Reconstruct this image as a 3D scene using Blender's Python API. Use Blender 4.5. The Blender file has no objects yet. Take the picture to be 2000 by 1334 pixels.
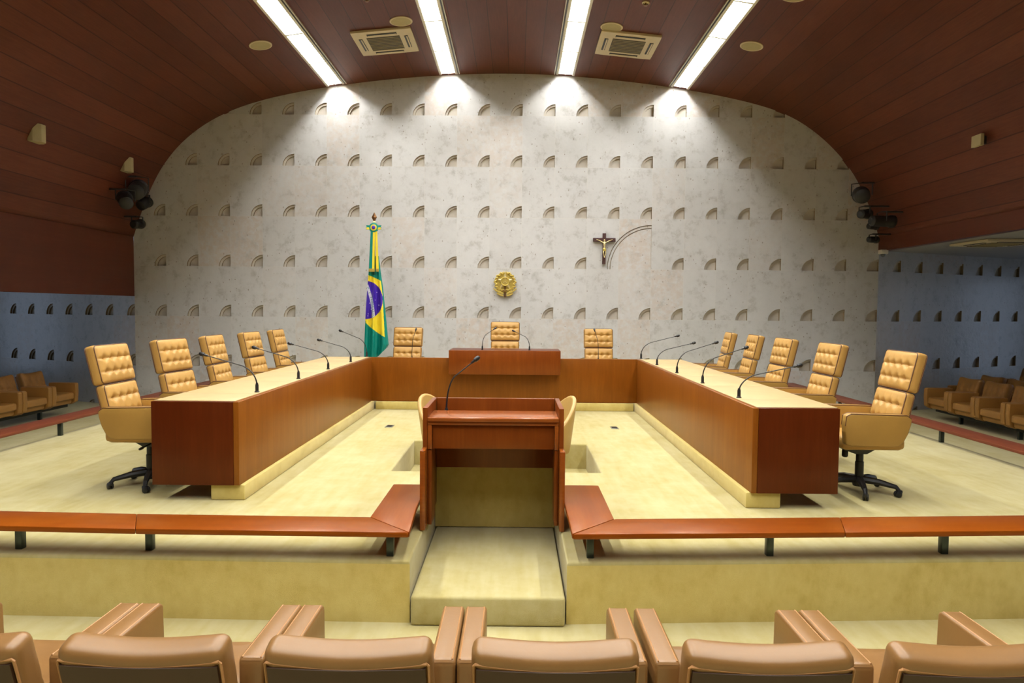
import bpy, bmesh, math, random
from mathutils import Vector, Matrix
random.seed(7)
R = math.radians
S = bpy.context.scene
C = S.collection
# ------------------------------------------------------------------ camera
F = 1333.0; EYE = 1.6
def cam_axes(vx=1008, vy=603, roll=.0080):
    Y = Vector((vx-1000, 667-vy, F)).normalized()
    X = Vector((1, -roll, 0)); X = (X - X.dot(Y)*Y).normalized()
    Z = -X.cross(Y)
    return X, Y, Z
AX, AY, AZ = cam_axes()
def ray(px, py):
    v = Vector((px-1000, 667-py, F)); return Vector((AX.dot(v), AY.dot(v), AZ.dot(v)))
def at_y(px, py, y):
    r = ray(px, py); t = y/r.y; return Vector((r.x*t, y, EYE+r.z*t))
def at_z(px, py, z):
    r = ray(px, py); t = (z-EYE)/r.z; return Vector((r.x*t, r.y*t, z))
cd = bpy.data.cameras.new('camera'); cam = bpy.data.objects.new('camera', cd); C.objects.link(cam)
cd.sensor_width = 36; cd.lens = F/2000*36; cd.clip_end = 100; cd.clip_start = .05
right = Vector((AX[0], AY[0], AZ[0])); up = Vector((AX[1], AY[1], AZ[1])); fwd = Vector((AX[2], AY[2], AZ[2]))
cam.matrix_world = Matrix(((right.x, up.x, -fwd.x, 0), (right.y, up.y, -fwd.y, 0), (right.z, up.z, -fwd.z, EYE), (0, 0, 0, 1)))
S.camera = cam
# ------------------------------------------------------------------ world and exposure
w = bpy.data.worlds.new('sky'); S.world = w; w.use_nodes = True
bg = w.node_tree.nodes['Background']; bg.inputs[0].default_value = (.69, .78, 1.0, 1); bg.inputs[1].default_value = 1.25
S.view_settings.view_transform = 'Standard'; S.view_settings.look = 'None'
S.view_settings.gamma = 1; S.view_settings.use_curve_mapping = False; S.view_settings.exposure = 0.0
STRIP_POWER = 50.0      # watts per 1.24 m lamp module
LAMP_COL = (1.0, .985, .93); TUBE_W = .07
YW = 13.4               # the stone wall
ZP = -.40               # pit and wing floor
# ------------------------------------------------------------------ materials
def newmat(name):
    m = bpy.data.materials.new(name); m.use_nodes = True
    nt = m.node_tree; b = nt.nodes['Principled BSDF']
    return m, nt, b
class N:
    def __init__(s, nt): s.nt = nt
    def n(s, t, **k):
        x = s.nt.nodes.new(t)
        for a, v in k.items(): setattr(x, a, v)
        return x
    def l(s, a, b): s.nt.links.new(a, b)
    def math(s, op, a, b=None, c=None):
        x = s.n('ShaderNodeMath', operation=op)
        for i, v in enumerate((a, b, c)):
            if v is None: continue
            if isinstance(v, (int, float)): x.inputs[i].default_value = v
            else: s.l(v, x.inputs[i])
        return x.outputs[0]
    def coord(s, kind='Object'): return s.n('ShaderNodeTexCoord').outputs[kind]
    def mapping(s, v, scale):
        x = s.n('ShaderNodeMapping'); s.l(v, x.inputs[0]); x.inputs['Scale'].default_value = scale; return x.outputs[0]
    def noise(s, v, scale, detail=4, rough=.55, dist=0):
        x = s.n('ShaderNodeTexNoise'); s.l(v, x.inputs['Vector'])
        x.inputs['Scale'].default_value = scale; x.inputs['Detail'].default_value = detail
        x.inputs['Roughness'].default_value = rough; x.inputs['Distortion'].default_value = dist
        return x.outputs['Fac']
    def ramp(s, f, stops):
        x = s.n('ShaderNodeValToRGB'); s.l(f, x.inputs[0]); e = x.color_ramp.elements
        while len(e) < len(stops): e.new(.5)
        for q, (p, c) in zip(e, stops): q.position = p; q.color = (*c, 1) if len(c) == 3 else c
        return x.outputs[0]
    def mix(s, f, a, b, mode='MIX'):
        x = s.n('ShaderNodeMix', data_type='RGBA', blend_type=mode)
        for i, v in ((0, f), (6, a), (7, b)):
            if isinstance(v, (int, float)): x.inputs[i].default_value = v
            elif isinstance(v, tuple): x.inputs[i].default_value = (*v, 1)
            else: s.l(v, x.inputs[i])
        return x.outputs[2]
    def bump(s, h, strength, dist, b):
        x = s.n('ShaderNodeBump'); s.l(h, x.inputs['Height']); x.inputs['Strength'].default_value = strength
        x.inputs['Distance'].default_value = dist; s.l(x.outputs[0], b.inputs['Normal'])
def plain(name, col, rough=.5, metal=0., spec=.5, coat=0.):
    m, nt, b = newmat(name); b.inputs['Base Color'].default_value = (*col, 1)
    b.inputs['Roughness'].default_value = rough; b.inputs['Metallic'].default_value = metal
    b.inputs['Specular IOR Level'].default_value = spec; b.inputs['Coat Weight'].default_value = coat
    q = N(nt); f = q.noise(q.coord(), 9, 3)
    c = q.mix(f, tuple(x*.9 for x in col), tuple(min(1, x*1.08) for x in col)); q.l(c, b.inputs['Base Color'])
    return m
def wood(name, dark, mid, light, grain='Z', rough=.32, fine=60., broad=2.2, coat=.15, spec=.5, tint=None):
    dark = tuple(.55*d+.45*c for d, c in zip(dark, mid)); light = tuple(.6*d+.4*c for d, c in zip(light, mid))
    m, nt, b = newmat(name); q = N(nt); co = q.coord()
    long_ = .06
    sc = {'X': (long_, 1, 1), 'Y': (1, long_, 1), 'Z': (1, 1, long_)}[grain]
    v = q.mapping(co, sc)
    f1 = q.noise(v, fine, 3, .6); f2 = q.noise(v, fine/6, 4, .6); f3 = q.noise(co, broad, 2)
    f = q.math('ADD', q.math('MULTIPLY', f1, .3), q.math('ADD', q.math('MULTIPLY', f2, .4), q.math('MULTIPLY', f3, .3)))
    c = q.ramp(f, [(.34, dark), (.5, mid), (.66, light)]); q.l(c, b.inputs['Base Color'])
    b.inputs['Roughness'].default_value = rough; b.inputs['Coat Weight'].default_value = coat; b.inputs['Coat Roughness'].default_value = .18
    b.inputs['Specular IOR Level'].default_value = spec
    if tint: b.inputs['Specular Tint'].default_value = (*tint, 1)
    return m
def leather(name, col, rough=.42, spec=.5):
    m, nt, b = newmat(name); q = N(nt); co = q.coord()
    f = q.noise(co, 5, 4, .6); f2 = q.noise(co, 160, 2)
    c = q.mix(f, tuple(x*.86 for x in col), tuple(min(1, x*1.1) for x in col)); q.l(c, b.inputs['Base Color'])
    b.inputs['Roughness'].default_value = rough; b.inputs['Specular IOR Level'].default_value = spec
    h = q.math('ADD', q.math('MULTIPLY', f2, .3), q.noise(co, 22, 3)); q.bump(h, .12, .004, b)
    return m
def carpet(name, a, bcol, stain):
    m, nt, b = newmat(name); q = N(nt); co = q.coord()
    f1 = q.noise(co, 1.6, 5, .6, .5); f2 = q.noise(co, 7, 5, .65); f3 = q.noise(co, 420, 2)
    v = q.mapping(co, (5, .7, 3)); f4 = q.noise(v, 3, 3)
    f = q.math('ADD', q.math('MULTIPLY', f1, .45), q.math('ADD', q.math('MULTIPLY', f2, .25), q.math('MULTIPLY', f4, .3)))
    c = q.ramp(f, [(.36, stain), (.48, bcol), (.6, a)])
    c = q.mix(q.math('MULTIPLY', f3, .35), c, tuple(x*.62 for x in bcol)); q.l(c, b.inputs['Base Color'])
    b.inputs['Roughness'].default_value = .95; b.inputs['Specular IOR Level'].default_value = .1
    b.inputs['Sheen Weight'].default_value = .25; b.inputs['Sheen Roughness'].default_value = .5
    q.bump(q.math('ADD', q.math('MULTIPLY', f3, .5), f2), .5, .012, b)
    return m
TW, TH = .633, .98
def travertine(name, base, rough=.5, spec=.3, bump=.25):
    m, nt, b = newmat(name); q = N(nt); co = q.coord()
    sp = q.n('ShaderNodeSeparateXYZ'); q.l(co, sp.inputs[0])
    u = q.math('DIVIDE', sp.outputs[0], TW); v = q.math('DIVIDE', sp.outputs[2], TH)
    iu = q.math('FLOOR', u); iv = q.math('FLOOR', v)
    cv = q.n('ShaderNodeCombineXYZ'); q.l(iu, cv.inputs[0]); q.l(iv, cv.inputs[1])
    wn = q.n('ShaderNodeTexWhiteNoise', noise_dimensions='2D'); q.l(cv.outputs[0], wn.inputs[0]); tone = wn.outputs['Value']
    off = q.n('ShaderNodeVectorMath', operation='ADD'); q.l(co, off.inputs[0])
    sc = q.n('ShaderNodeVectorMath', operation='SCALE'); q.l(wn.outputs['Color'], sc.inputs[0]); sc.inputs['Scale'].default_value = 7
    q.l(sc.outputs[0], off.inputs[1]); pv = off.outputs[0]
    f1 = q.noise(pv, 4.5, 8, .72); f2 = q.noise(pv, 11, 5, .6)
    pale = base; pink = (base[0]*.95, base[1]*.82, base[2]*.72); grey = (base[0]*.90, base[1]*.885, base[2]*.86)
    c = q.ramp(f1, [(.34, tuple(x*.86 for x in grey)), (.47, pale), (.68, tuple(min(1, x*1.06) for x in base))])
    pk = q.math('MULTIPLY', q.ramp(tone, [(.72, (0, 0, 0)), (.95, (1, 1, 1))]), q.ramp(f2, [(.35, (0, 0, 0)), (.6, (1, 1, 1))]))
    c = q.mix(q.math('MULTIPLY', pk, .75), c, pink)
    c = q.mix(.5, c, q.ramp(tone, [(0, (.86, .86, .86)), (1, (1, 1, 1))]), 'MULTIPLY')
    # fossil pits and smudges
    vo = q.n('ShaderNodeTexVoronoi', feature='F1'); q.l(q.mapping(pv, (1.5, 1.5, 1)), vo.inputs['Vector']); vo.inputs['Scale'].default_value = 8
    pit = q.math('MULTIPLY', q.math('LESS_THAN', q.math('ADD', vo.outputs['Distance'], q.math('MULTIPLY', q.noise(pv, 40, 2), .22)), .225), q.math('GREATER_THAN', q.noise(pv, 2.1, 2), .48))
    c = q.mix(q.math('MULTIPLY', pit, .65), c, (.22, .18, .14))
    # joints
    fu = q.math('FRACT', u); fv = q.math('FRACT', v)
    ju = q.math('LESS_THAN', q.math('MINIMUM', fu, q.math('SUBTRACT', 1, fu)), .008)
    jv = q.math('LESS_THAN', q.math('MINIMUM', fv, q.math('SUBTRACT', 1, fv)), .005)
    j = q.math('MAXIMUM', ju, jv)
    c = q.mix(q.math('MULTIPLY', j, .45), c, (base[0]*1.05, base[1]*1.03, base[2]*.98))
    q.l(c, b.inputs['Base Color']); b.inputs['Roughness'].default_value = rough; b.inputs['Specular IOR Level'].default_value = spec
    h = q.math('SUBTRACT', q.math('ADD', f2, q.math('MULTIPLY', tone, .3)), q.math('MULTIPLY', pit, .8)); q.bump(h, bump, .01, b)
    return m
def ceiling_wood():
    m, nt, b = newmat('ceiling_boards'); q = N(nt); uv = q.coord('UV'); sp = q.n('ShaderNodeSeparateXYZ'); q.l(uv, sp.inputs[0])
    u = q.math('DIVIDE', sp.outputs[0], .30); fu = q.math('FRACT', u); iu = q.math('FLOOR', u)
    seam = q.math('LESS_THAN', q.math('MINIMUM', fu, q.math('SUBTRACT', 1, fu)), .026)
    wn = q.n('ShaderNodeTexWhiteNoise', noise_dimensions='1D'); q.l(iu, wn.inputs['W'])
    cv = q.n('ShaderNodeCombineXYZ'); q.l(sp.outputs[0], cv.inputs[0]); q.l(sp.outputs[1], cv.inputs[1]); q.l(q.math('MULTIPLY', wn.outputs['Value'], 30), cv.inputs[2])
    v = q.mapping(cv.outputs[0], (1, .07, 1)); f1 = q.noise(v, 45, 3, .6); f2 = q.noise(cv.outputs[0], .8, 3)
    f = q.math('ADD', q.math('MULTIPLY', f1, .4), q.math('ADD', q.math('MULTIPLY', f2, .4), q.math('MULTIPLY', wn.outputs['Value'], .2)))
    c = q.ramp(f, [(.3, (.070, .0165, .0075)), (.5, (.098, .0250, .0115)), (.7, (.130, .036, .017))])
    c = q.mix(q.math('MULTIPLY', seam, .8), c, (.03, .008, .004)); q.l(c, b.inputs['Base Color'])
    b.inputs['Roughness'].default_value = .45; b.inputs['Specular IOR Level'].default_value = .3; b.inputs['Specular Tint'].default_value = (1, .68, .52, 1)
    q.bump(q.math('SUBTRACT', q.math('MULTIPLY', f1, .2), seam), .3, .004, b)
    return m
def glow(name, col, strength):
    m, nt, b = newmat(name); b.inputs['Base Color'].default_value = (*col, 1)
    b.inputs['Emission Color'].default_value = (*col, 1); b.inputs['Emission Strength'].default_value = strength; return m
def glass():
    m = bpy.data.materials.new('window_glass'); m.use_nodes = True; nt = m.node_tree; nt.nodes.clear(); q = N(nt)
    t = q.n('ShaderNodeBsdfTransparent'); g = q.n('ShaderNodeBsdfGlossy'); g.inputs['Roughness'].default_value = .02
    fr = q.n('ShaderNodeFresnel'); mx = q.n('ShaderNodeMixShader'); o = q.n('ShaderNodeOutputMaterial')
    t.inputs[0].default_value = (.92, .97, 1, 1)
    q.l(fr.outputs[0], mx.inputs[0]); q.l(t.outputs[0], mx.inputs[1]); q.l(g.outputs[0], mx.inputs[2]); q.l(mx.outputs[0], o.inputs[0]); return m
M = {
 'carpet': carpet('cream_carpet', (.56, .50, .255), (.50, .43, .185), (.43, .35, .115)),
 'riser': carpet('brightened_riser_carpet', (.70, .58, .21), (.64, .51, .165), (.53, .405, .105)),  # carpet yellowed for bounced light and brightened where upright faces get little
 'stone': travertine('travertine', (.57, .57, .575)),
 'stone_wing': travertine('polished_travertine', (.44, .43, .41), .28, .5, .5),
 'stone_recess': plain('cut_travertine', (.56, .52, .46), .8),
 'stone_groove': plain('dark_brown_groove', (.30, .235, .15), .9),  # darker brown on the recess step walls and arch grooves
 'ceiling': ceiling_wood(),
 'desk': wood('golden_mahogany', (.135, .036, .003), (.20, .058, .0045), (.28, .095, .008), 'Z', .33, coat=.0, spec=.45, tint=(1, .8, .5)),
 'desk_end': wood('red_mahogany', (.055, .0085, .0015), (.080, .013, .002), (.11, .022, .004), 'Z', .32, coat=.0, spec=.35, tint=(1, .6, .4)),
 'rail': wood('rail_mahogany', (.14, .026, .0022), (.215, .047, .003), (.30, .08, .006), 'X', .30, coat=.04, spec=.45, tint=(1, .62, .3)),
 'rail_y': wood('rail_mahogany_long', (.14, .026, .0022), (.215, .047, .003), (.30, .08, .006), 'Y', .32, coat=.04, spec=.45, tint=(1, .62, .3)),
 'rail_side': wood('matt_mahogany', (.095, .022, .009), (.14, .033, .013), (.19, .05, .018), 'Y', .5, coat=0., spec=.3),
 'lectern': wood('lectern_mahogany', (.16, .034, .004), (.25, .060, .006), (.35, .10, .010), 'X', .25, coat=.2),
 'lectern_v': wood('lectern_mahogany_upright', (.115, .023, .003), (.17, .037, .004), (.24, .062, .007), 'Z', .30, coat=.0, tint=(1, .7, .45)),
 'top': plain('desk_cream_leather', (.50, .365, .175), .5),
 'leather': leather('tan_leather', (.49, .275, .070)),
 'leather_arm': leather('tan_arm_leather', (.40, .225, .05), .38),  # arm leather darkened to put the shade of the arm sides into its colour
 'leather_old': leather('old_tan_leather', (.33, .16, .035), .38),
 'leather_seat': leather('brown_tan_leather', (.235, .118, .036), .36, .6),
 'leather_shade': leather('tan_leather_shaded', (.045, .018, .006), .5),  # chair leather darkened to imitate the shadow on the chair backs
 'shell': leather('olive_tan_leather', (.50, .33, .11), .4),
 'piping': plain('piping', (.13, .055, .02), .5),
 'piping_light': plain('tan_piping', (.42, .21, .08), .45),
 'black': plain('black_plastic', (.012, .012, .013), .42),
 'black_metal': plain('black_steel', (.022, .026, .028), .35, .6),
 'steel': plain('dark_grey_steel', (.06, .075, .075), .32, .8),
 'chrome': plain('brushed_steel', (.45, .48, .42), .35, .9),
 'white': plain('white_enamel', (.72, .70, .62), .4),
 'cream': plain('cream_plastic', (.62, .53, .36), .5),
 'cream_dark': plain('speaker_cloth', (.42, .36, .20), .8),
 'vent_grey': plain('vent_grey', (.10, .085, .065), .6),
 'gold': plain('gold', (.62, .47, .11), .36, .45),
 'gold_pale': plain('pale_gold', (.80, .68, .36), .35, .5),
 'bronze': plain('bronze', (.20, .10, .04), .35, .7),
 'cross': plain('dark_brown_wood', (.055, .018, .015), .5),
 'fgreen': plain('green_satin', (.0, .215, .17), .38),
 'fyellow': plain('yellow_satin', (.86, .68, .035), .38),
 'fblue': plain('blue_satin', (.055, .02, .36), .3),
 'fwhite': plain('white_satin', (.70, .68, .80), .4),
 'fdark': plain('dark_green_satin', (.0, .07, .045), .5),
 'glass': glass(), 'tube': glow('lamp_diffuser', (1, .99, .97), 1.35),
 'louvre': plain('louvre_aluminium', (.85, .85, .85), .3, .2),
 'soffit': plain('grey_plaster', (.30, .30, .31), .8),
 'backwall': plain('dark_brown_plaster', (.07, .045, .03), .8),
 'lens': plain('lens', (.10, .11, .13), .08),
}
# ------------------------------------------------------------------ helpers
def tag(o, label=None, cat=None, group=None, kind=None):
    if label: o['label'] = label
    if cat: o['category'] = cat
    if group: o['group'] = group
    if kind: o['kind'] = kind
    return o
def empty(name, loc=(0, 0, 0), rz=0., label=None, cat=None, group=None):
    o = bpy.data.objects.new(name, None); C.objects.link(o); o.location = loc; o.rotation_euler = (0, 0, rz)
    o.empty_display_size = .1
    return tag(o, label, cat, group)
class MB:
    def __init__(s): s.bm = bmesh.new(); s.mi = 0; s.uv = None
    def _mk(s, verts, faces, T=None):
        vs = [s.bm.verts.new(T @ Vector(v) if T else Vector(v)) for v in verts]
        out = []
        for f in faces:
            try: fc = s.bm.faces.new([vs[i] for i in f]); fc.material_index = s.mi; out.append(fc)
            except ValueError: pass
        return vs, out
    def box(s, x0, x1, y0, y1, z0, z1, bev=0., seg=2, T=None):
        v = [(x, y, z) for z in (z0, z1) for y in (y0, y1) for x in (x0, x1)]
        f = [(0, 2, 3, 1), (4, 5, 7, 6), (0, 1, 5, 4), (2, 6, 7, 3), (0, 4, 6, 2), (1, 3, 7, 5)]
        vs, fs = s._mk(v, f, T)
        if bev > 0:
            es = list({e for fc in fs for e in fc.edges})
            bmesh.ops.bevel(s.bm, geom=es, offset=bev, segments=seg, profile=.5, affect='EDGES')
        return s
    def prism(s, pts, a, b, axis='X', bev=0., seg=2, T=None):
        # pts: 2D outline; axis: extrusion axis
        def mk(p, t): return {'X': (t, p[0], p[1]), 'Y': (p[0], t, p[1]), 'Z': (p[0], p[1], t)}[axis]
        n = len(pts); v = [mk(p, a) for p in pts] + [mk(p, b) for p in pts]
        f = [tuple(range(n)), tuple(range(2*n-1, n-1, -1))] + [(i, i+n, (i+1) % n+n, (i+1) % n) for i in range(n)]
        vs, fs = s._mk(v, f, T)
        bmesh.ops.recalc_face_normals(s.bm, faces=fs)
        if bev > 0:
            es = list({e for fc in fs for e in fc.edges})
            bmesh.ops.bevel(s.bm, geom=es, offset=bev, segments=seg, profile=.5, affect='EDGES')
        return s
    def tube(s, pts, r, n=8, caps=True, closed=False):
        pts = [Vector(p) for p in pts]; rings = []; m = len(pts); ref = None
        for i, p in enumerate(pts):
            if closed: d = (pts[(i+1) % m]-pts[i-1]).normalized()
            else: d = (pts[min(i+1, m-1)]-pts[max(i-1, 0)]).normalized()
            if ref is None: ref = Vector((0, 0, 1)) if abs(d.z) < .9 else Vector((1, 0, 0))
            a = d.cross(ref).normalized(); b = a.cross(d).normalized(); ref = b
            rr = r[i] if isinstance(r, (list, tuple)) else r
            rings.append([s.bm.verts.new(p + a*math.cos(t)*rr + b*math.sin(t)*rr) for t in [2*math.pi*k/n for k in range(n)]])
        for i in range(m if closed else m-1):
            A, B = rings[i], rings[(i+1) % m]
            for k in range(n):
                f = s.bm.faces.new((A[k], A[(k+1) % n], B[(k+1) % n], B[k])); f.material_index = s.mi
        if caps and not closed:
            for g in (rings[0][::-1], rings[-1]):
                f = s.bm.faces.new(g); f.material_index = s.mi
        return s
    def lathe(s, prof, n=20, T=None):
        rings = []
        for r, z in prof:
            rings.append([s.bm.verts.new((T or Matrix()) @ Vector((max(r, 1e-4)*math.cos(t), max(r, 1e-4)*math.sin(t), z))) for t in [2*math.pi*k/n for k in range(n)]])
        for A, B in zip(rings, rings[1:]):
            for k in range(n):
                f = s.bm.faces.new((A[k], A[(k+1) % n], B[(k+1) % n], B[k])); f.material_index = s.mi
        for g in (rings[0][::-1], rings[-1]):
            f = s.bm.faces.new(g); f.material_index = s.mi
        return s
    def rbox(s, sx, sy, sz, r, n=(8, 4, 8), disp=None, T=None):
        """rounded box centred on the origin, optional displacement disp(p, d)->Vector"""
        hx, hy, hz = sx/2, sy/2, sz/2; cache = {}
        def vert(i, j, k):
            key = (i, j, k)
            if key in cache: return cache[key]
            def c(a, m, h):   # denser near the edges
                t = -1+2*a/m
                return t*h
            p = Vector((c(i, n[0], hx), c(j, n[1], hy), c(k, n[2], hz)))
            q = Vector((max(-hx+r, min(hx-r, p.x)), max(-hy+r, min(hy-r, p.y)), max(-hz+r, min(hz-r, p.z))))
            d = p-q
            if d.length > 1e-9: p = q + d.normalized()*min(r, d.length) if d.length > r else p
            if disp: p = disp(p)
            v = s.bm.verts.new(T @ p if T else p); cache[key] = v; return v
        def quad(a, b, c_, d):
            try: f = s.bm.faces.new((a, b, c_, d)); f.material_index = s.mi
            except ValueError: pass
        X, Y, Z = n
        for i in range(X):
            for j in range(Y):
                quad(vert(i, j, 0), vert(i, j+1, 0), vert(i+1, j+1, 0), vert(i+1, j, 0))
                quad(vert(i, j, Z), vert(i+1, j, Z), vert(i+1, j+1, Z), vert(i, j+1, Z))
        for i in range(X):
            for k in range(Z):
                quad(vert(i, 0, k), vert(i+1, 0, k), vert(i+1, 0, k+1), vert(i, 0, k+1))
                quad(vert(i, Y, k), vert(i, Y, k+1), vert(i+1, Y, k+1), vert(i+1, Y, k))
        for j in range(Y):
            for k in range(Z):
                quad(vert(0, j, k), vert(0, j, k+1), vert(0, j+1, k+1), vert(0, j+1, k))
                quad(vert(X, j, k), vert(X, j+1, k), vert(X, j+1, k+1), vert(X, j, k+1))
        return s
    def build(s, name, mats, parent=None, smooth=35, loc=None, rot=None):
        me = bpy.data.meshes.new(name)
        if not isinstance(mats, (list, tuple)): mats = [mats]
        for m in mats: me.materials.append(m)
        s.bm.normal_update(); s.bm.to_mesh(me); s.bm.free()
        if smooth:
            for p in me.polygons: p.use_smooth = True
            me.set_sharp_from_angle(angle=R(smooth))
        o = bpy.data.objects.new(name, me); C.objects.link(o)
        if parent: o.parent = parent
        if loc is not None: o.location = loc
        if rot is not None: o.rotation_euler = rot
        return o
def struct(o): o['kind'] = 'structure'; return o
def kids(o): return [c for c in bpy.data.objects if c.parent == o]
def copy_tree(o, parent=None, table=None):
    if table is None:
        table = {}
        for c in bpy.data.objects:
            if c.parent: table.setdefault(c.parent.name, []).append(c)
    c = o.copy(); C.objects.link(c); c.parent = parent
    for ch in table.get(o.name, []): copy_tree(ch, c, table)
    return c
def bez(p0, p1, p2, p3, n=14):
    out = []
    for i in range(n+1):
        t = i/n; a = 1-t
        out.append(a*a*a*Vector(p0)+3*a*a*t*Vector(p1)+3*a*t*t*Vector(p2)+t*t*t*Vector(p3))
    return out
# ------------------------------------------------------------------ structure: vault profile
PIX = [(265, 455), (272, 415), (296, 360), (311, 319), (345, 274), (397, 234), (450, 210), (500, 195), (568, 180), (639, 168), (735, 154), (859, 144), (944, 142), (1005, 142), (1085, 146), (1126, 147), (1225, 159), (1307, 168), (1346, 176), (1417, 186), (1500, 208), (1530, 216), (1560, 231), (1605, 262), (1642, 298), (1669, 334), (1682, 364), (1697, 400), (1706, 440)]
prof = [(at_y(a, b, YW).x, at_y(a, b, YW).z) for a, b in PIX]
XL, XR = -7.50, 7.04
prof = [(XL, 2.95)] + prof[1:-1] + [(XR-.02, 3.3), (XR, 3.05)]
for _ in range(3):      # relax the measured outline a little
    prof = [prof[0]] + [((a[0]+2*b[0]+c[0])/4, (a[1]+2*b[1]+c[1])/4) for a, b, c in zip(prof, prof[1:], prof[2:])] + [prof[-1]]
def catmull(P, n=4):
    out = []
    for i in range(len(P)-1):
        p0 = P[max(i-1, 0)]; p1 = P[i]; p2 = P[i+1]; p3 = P[min(i+2, len(P)-1)]
        for k in range(n):
            t = k/n
            out.append(tuple(.5*((2*p1[d])+(-p0[d]+p2[d])*t+(2*p0[d]-5*p1[d]+4*p2[d]-p3[d])*t*t+(-p0[d]+3*p1[d]-3*p2[d]+p3[d])*t**3) for d in (0, 1)))
    out.append(P[-1]); return out
prof = catmull(prof)
def ceil_at(x):
    for a, b in zip(prof, prof[1:]):
        if a[0] <= x <= b[0]:
            t = (x-a[0])/(b[0]-a[0]+1e-9); return a[1]+(b[1]-a[1])*t, math.atan2(b[1]-a[1], b[0]-a[0])
    return 5, 0
def side_at(z, side):
    P = prof if side < 0 else prof[::-1]
    for a, b in zip(P, P[1:]):
        if a[1] <= z <= b[1]:
            t = (z-a[1])/(b[1]-a[1]+1e-9); return a[0]+(b[0]-a[0])*t, math.atan2(b[1]-a[1], b[0]-a[0])
    return side*7, math.pi/2
YB = -6.0
STRIP_X = [(-3.50, 1), (-1.33, 1), (.905, -1), (3.10, -1)]; LAMP_Y0, LAMP_Y1 = 13.30-12*1.235, 13.30
def vault():
    global prof
    cuts = []
    for x, sl in STRIP_X:
        e = (x-.178, x+.212) if sl > 0 else (x-.212, x+.178)
        cuts.append(e)
    base = [p for p in prof if not any(a-.03 < p[0] < b+.03 for a, b in cuts)]
    for a, b in cuts: base += [(a, ceil_at(a)[0]), (b, ceil_at(b)[0])]
    lo_ = [p for p in base if p[1] < 3.6 and p[0] < 0]; hi_ = [p for p in base if p[1] < 3.6 and p[0] > 0]; mid = sorted([p for p in base if p[1] >= 3.6])
    prof = lo_+mid+hi_
    bm = bmesh.new(); uvl = bm.loops.layers.uv.new('UVMap')
    n = len(prof); L = [0]
    for a, b in zip(prof, prof[1:]): L.append(L[-1]+math.hypot(b[0]-a[0], b[1]-a[1]))
    nor = []
    for i in range(n):
        a = prof[max(i-1, 0)]; b = prof[min(i+1, n-1)]; d = Vector((b[0]-a[0], b[1]-a[1])).normalized(); nor.append((-d.y, d.x))
    ys = [YB, LAMP_Y0, LAMP_Y1, YW+.03]
    inn = [[bm.verts.new((p[0], y, p[1])) for p in prof] for y in ys]
    out = [[bm.verts.new((p[0]+q[0]*.16, y, p[1]+q[1]*.16)) for p, q in zip(prof, nor)] for y in ys]
    def face(vs, uvs=None):
        f = bm.faces.new(vs); f.smooth = True
        if uvs:
            for lo, u in zip(f.loops, uvs): lo[uvl].uv = u
        return f
    for i in range(n-1):
        xc = (prof[i][0]+prof[i+1][0])/2
        slot = any(a < xc < b for a, b in cuts)
        for j in range(3):
            if not (slot and j == 1): face((inn[j][i], inn[j+1][i], inn[j+1][i+1], inn[j][i+1]), [(L[i], ys[j]), (L[i], ys[j+1]), (L[i+1], ys[j+1]), (L[i+1], ys[j])])
            face((out[j][i], out[j][i+1], out[j+1][i+1], out[j+1][i]), [(L[i], ys[0])]*4)
    for j in range(3): face((inn[j][0], out[j][0], out[j+1][0], inn[j+1][0])); face((inn[j][-1], inn[j+1][-1], out[j+1][-1], out[j][-1]))
    me = bpy.data.meshes.new('ceiling'); bm.to_mesh(me); bm.free(); me.materials.append(M['ceiling'])
    o = bpy.data.objects.new('ceiling', me); C.objects.link(o); return struct(o)
vault()
# lower timber side walls (left one reaches lower, as in the photo)
def timber_wall(name, x, z0, z1, sgn):
    m = MB(); m.box(min(x, x+sgn*.14), max(x, x+sgn*.14), YB, YW-.005, z0, z1)
    return struct(m.build(name, wood('wall_boards', (.056, .012, .005), (.078, .018, .008), (.105, .027, .012), 'Y', .42, 20, coat=0., spec=.3, tint=(1, .6, .45)), smooth=0))
timber_wall('wall_left', XL, 1.79, 2.97, -1); timber_wall('wall_right', XR, 2.77, 3.07, 1)
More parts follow.
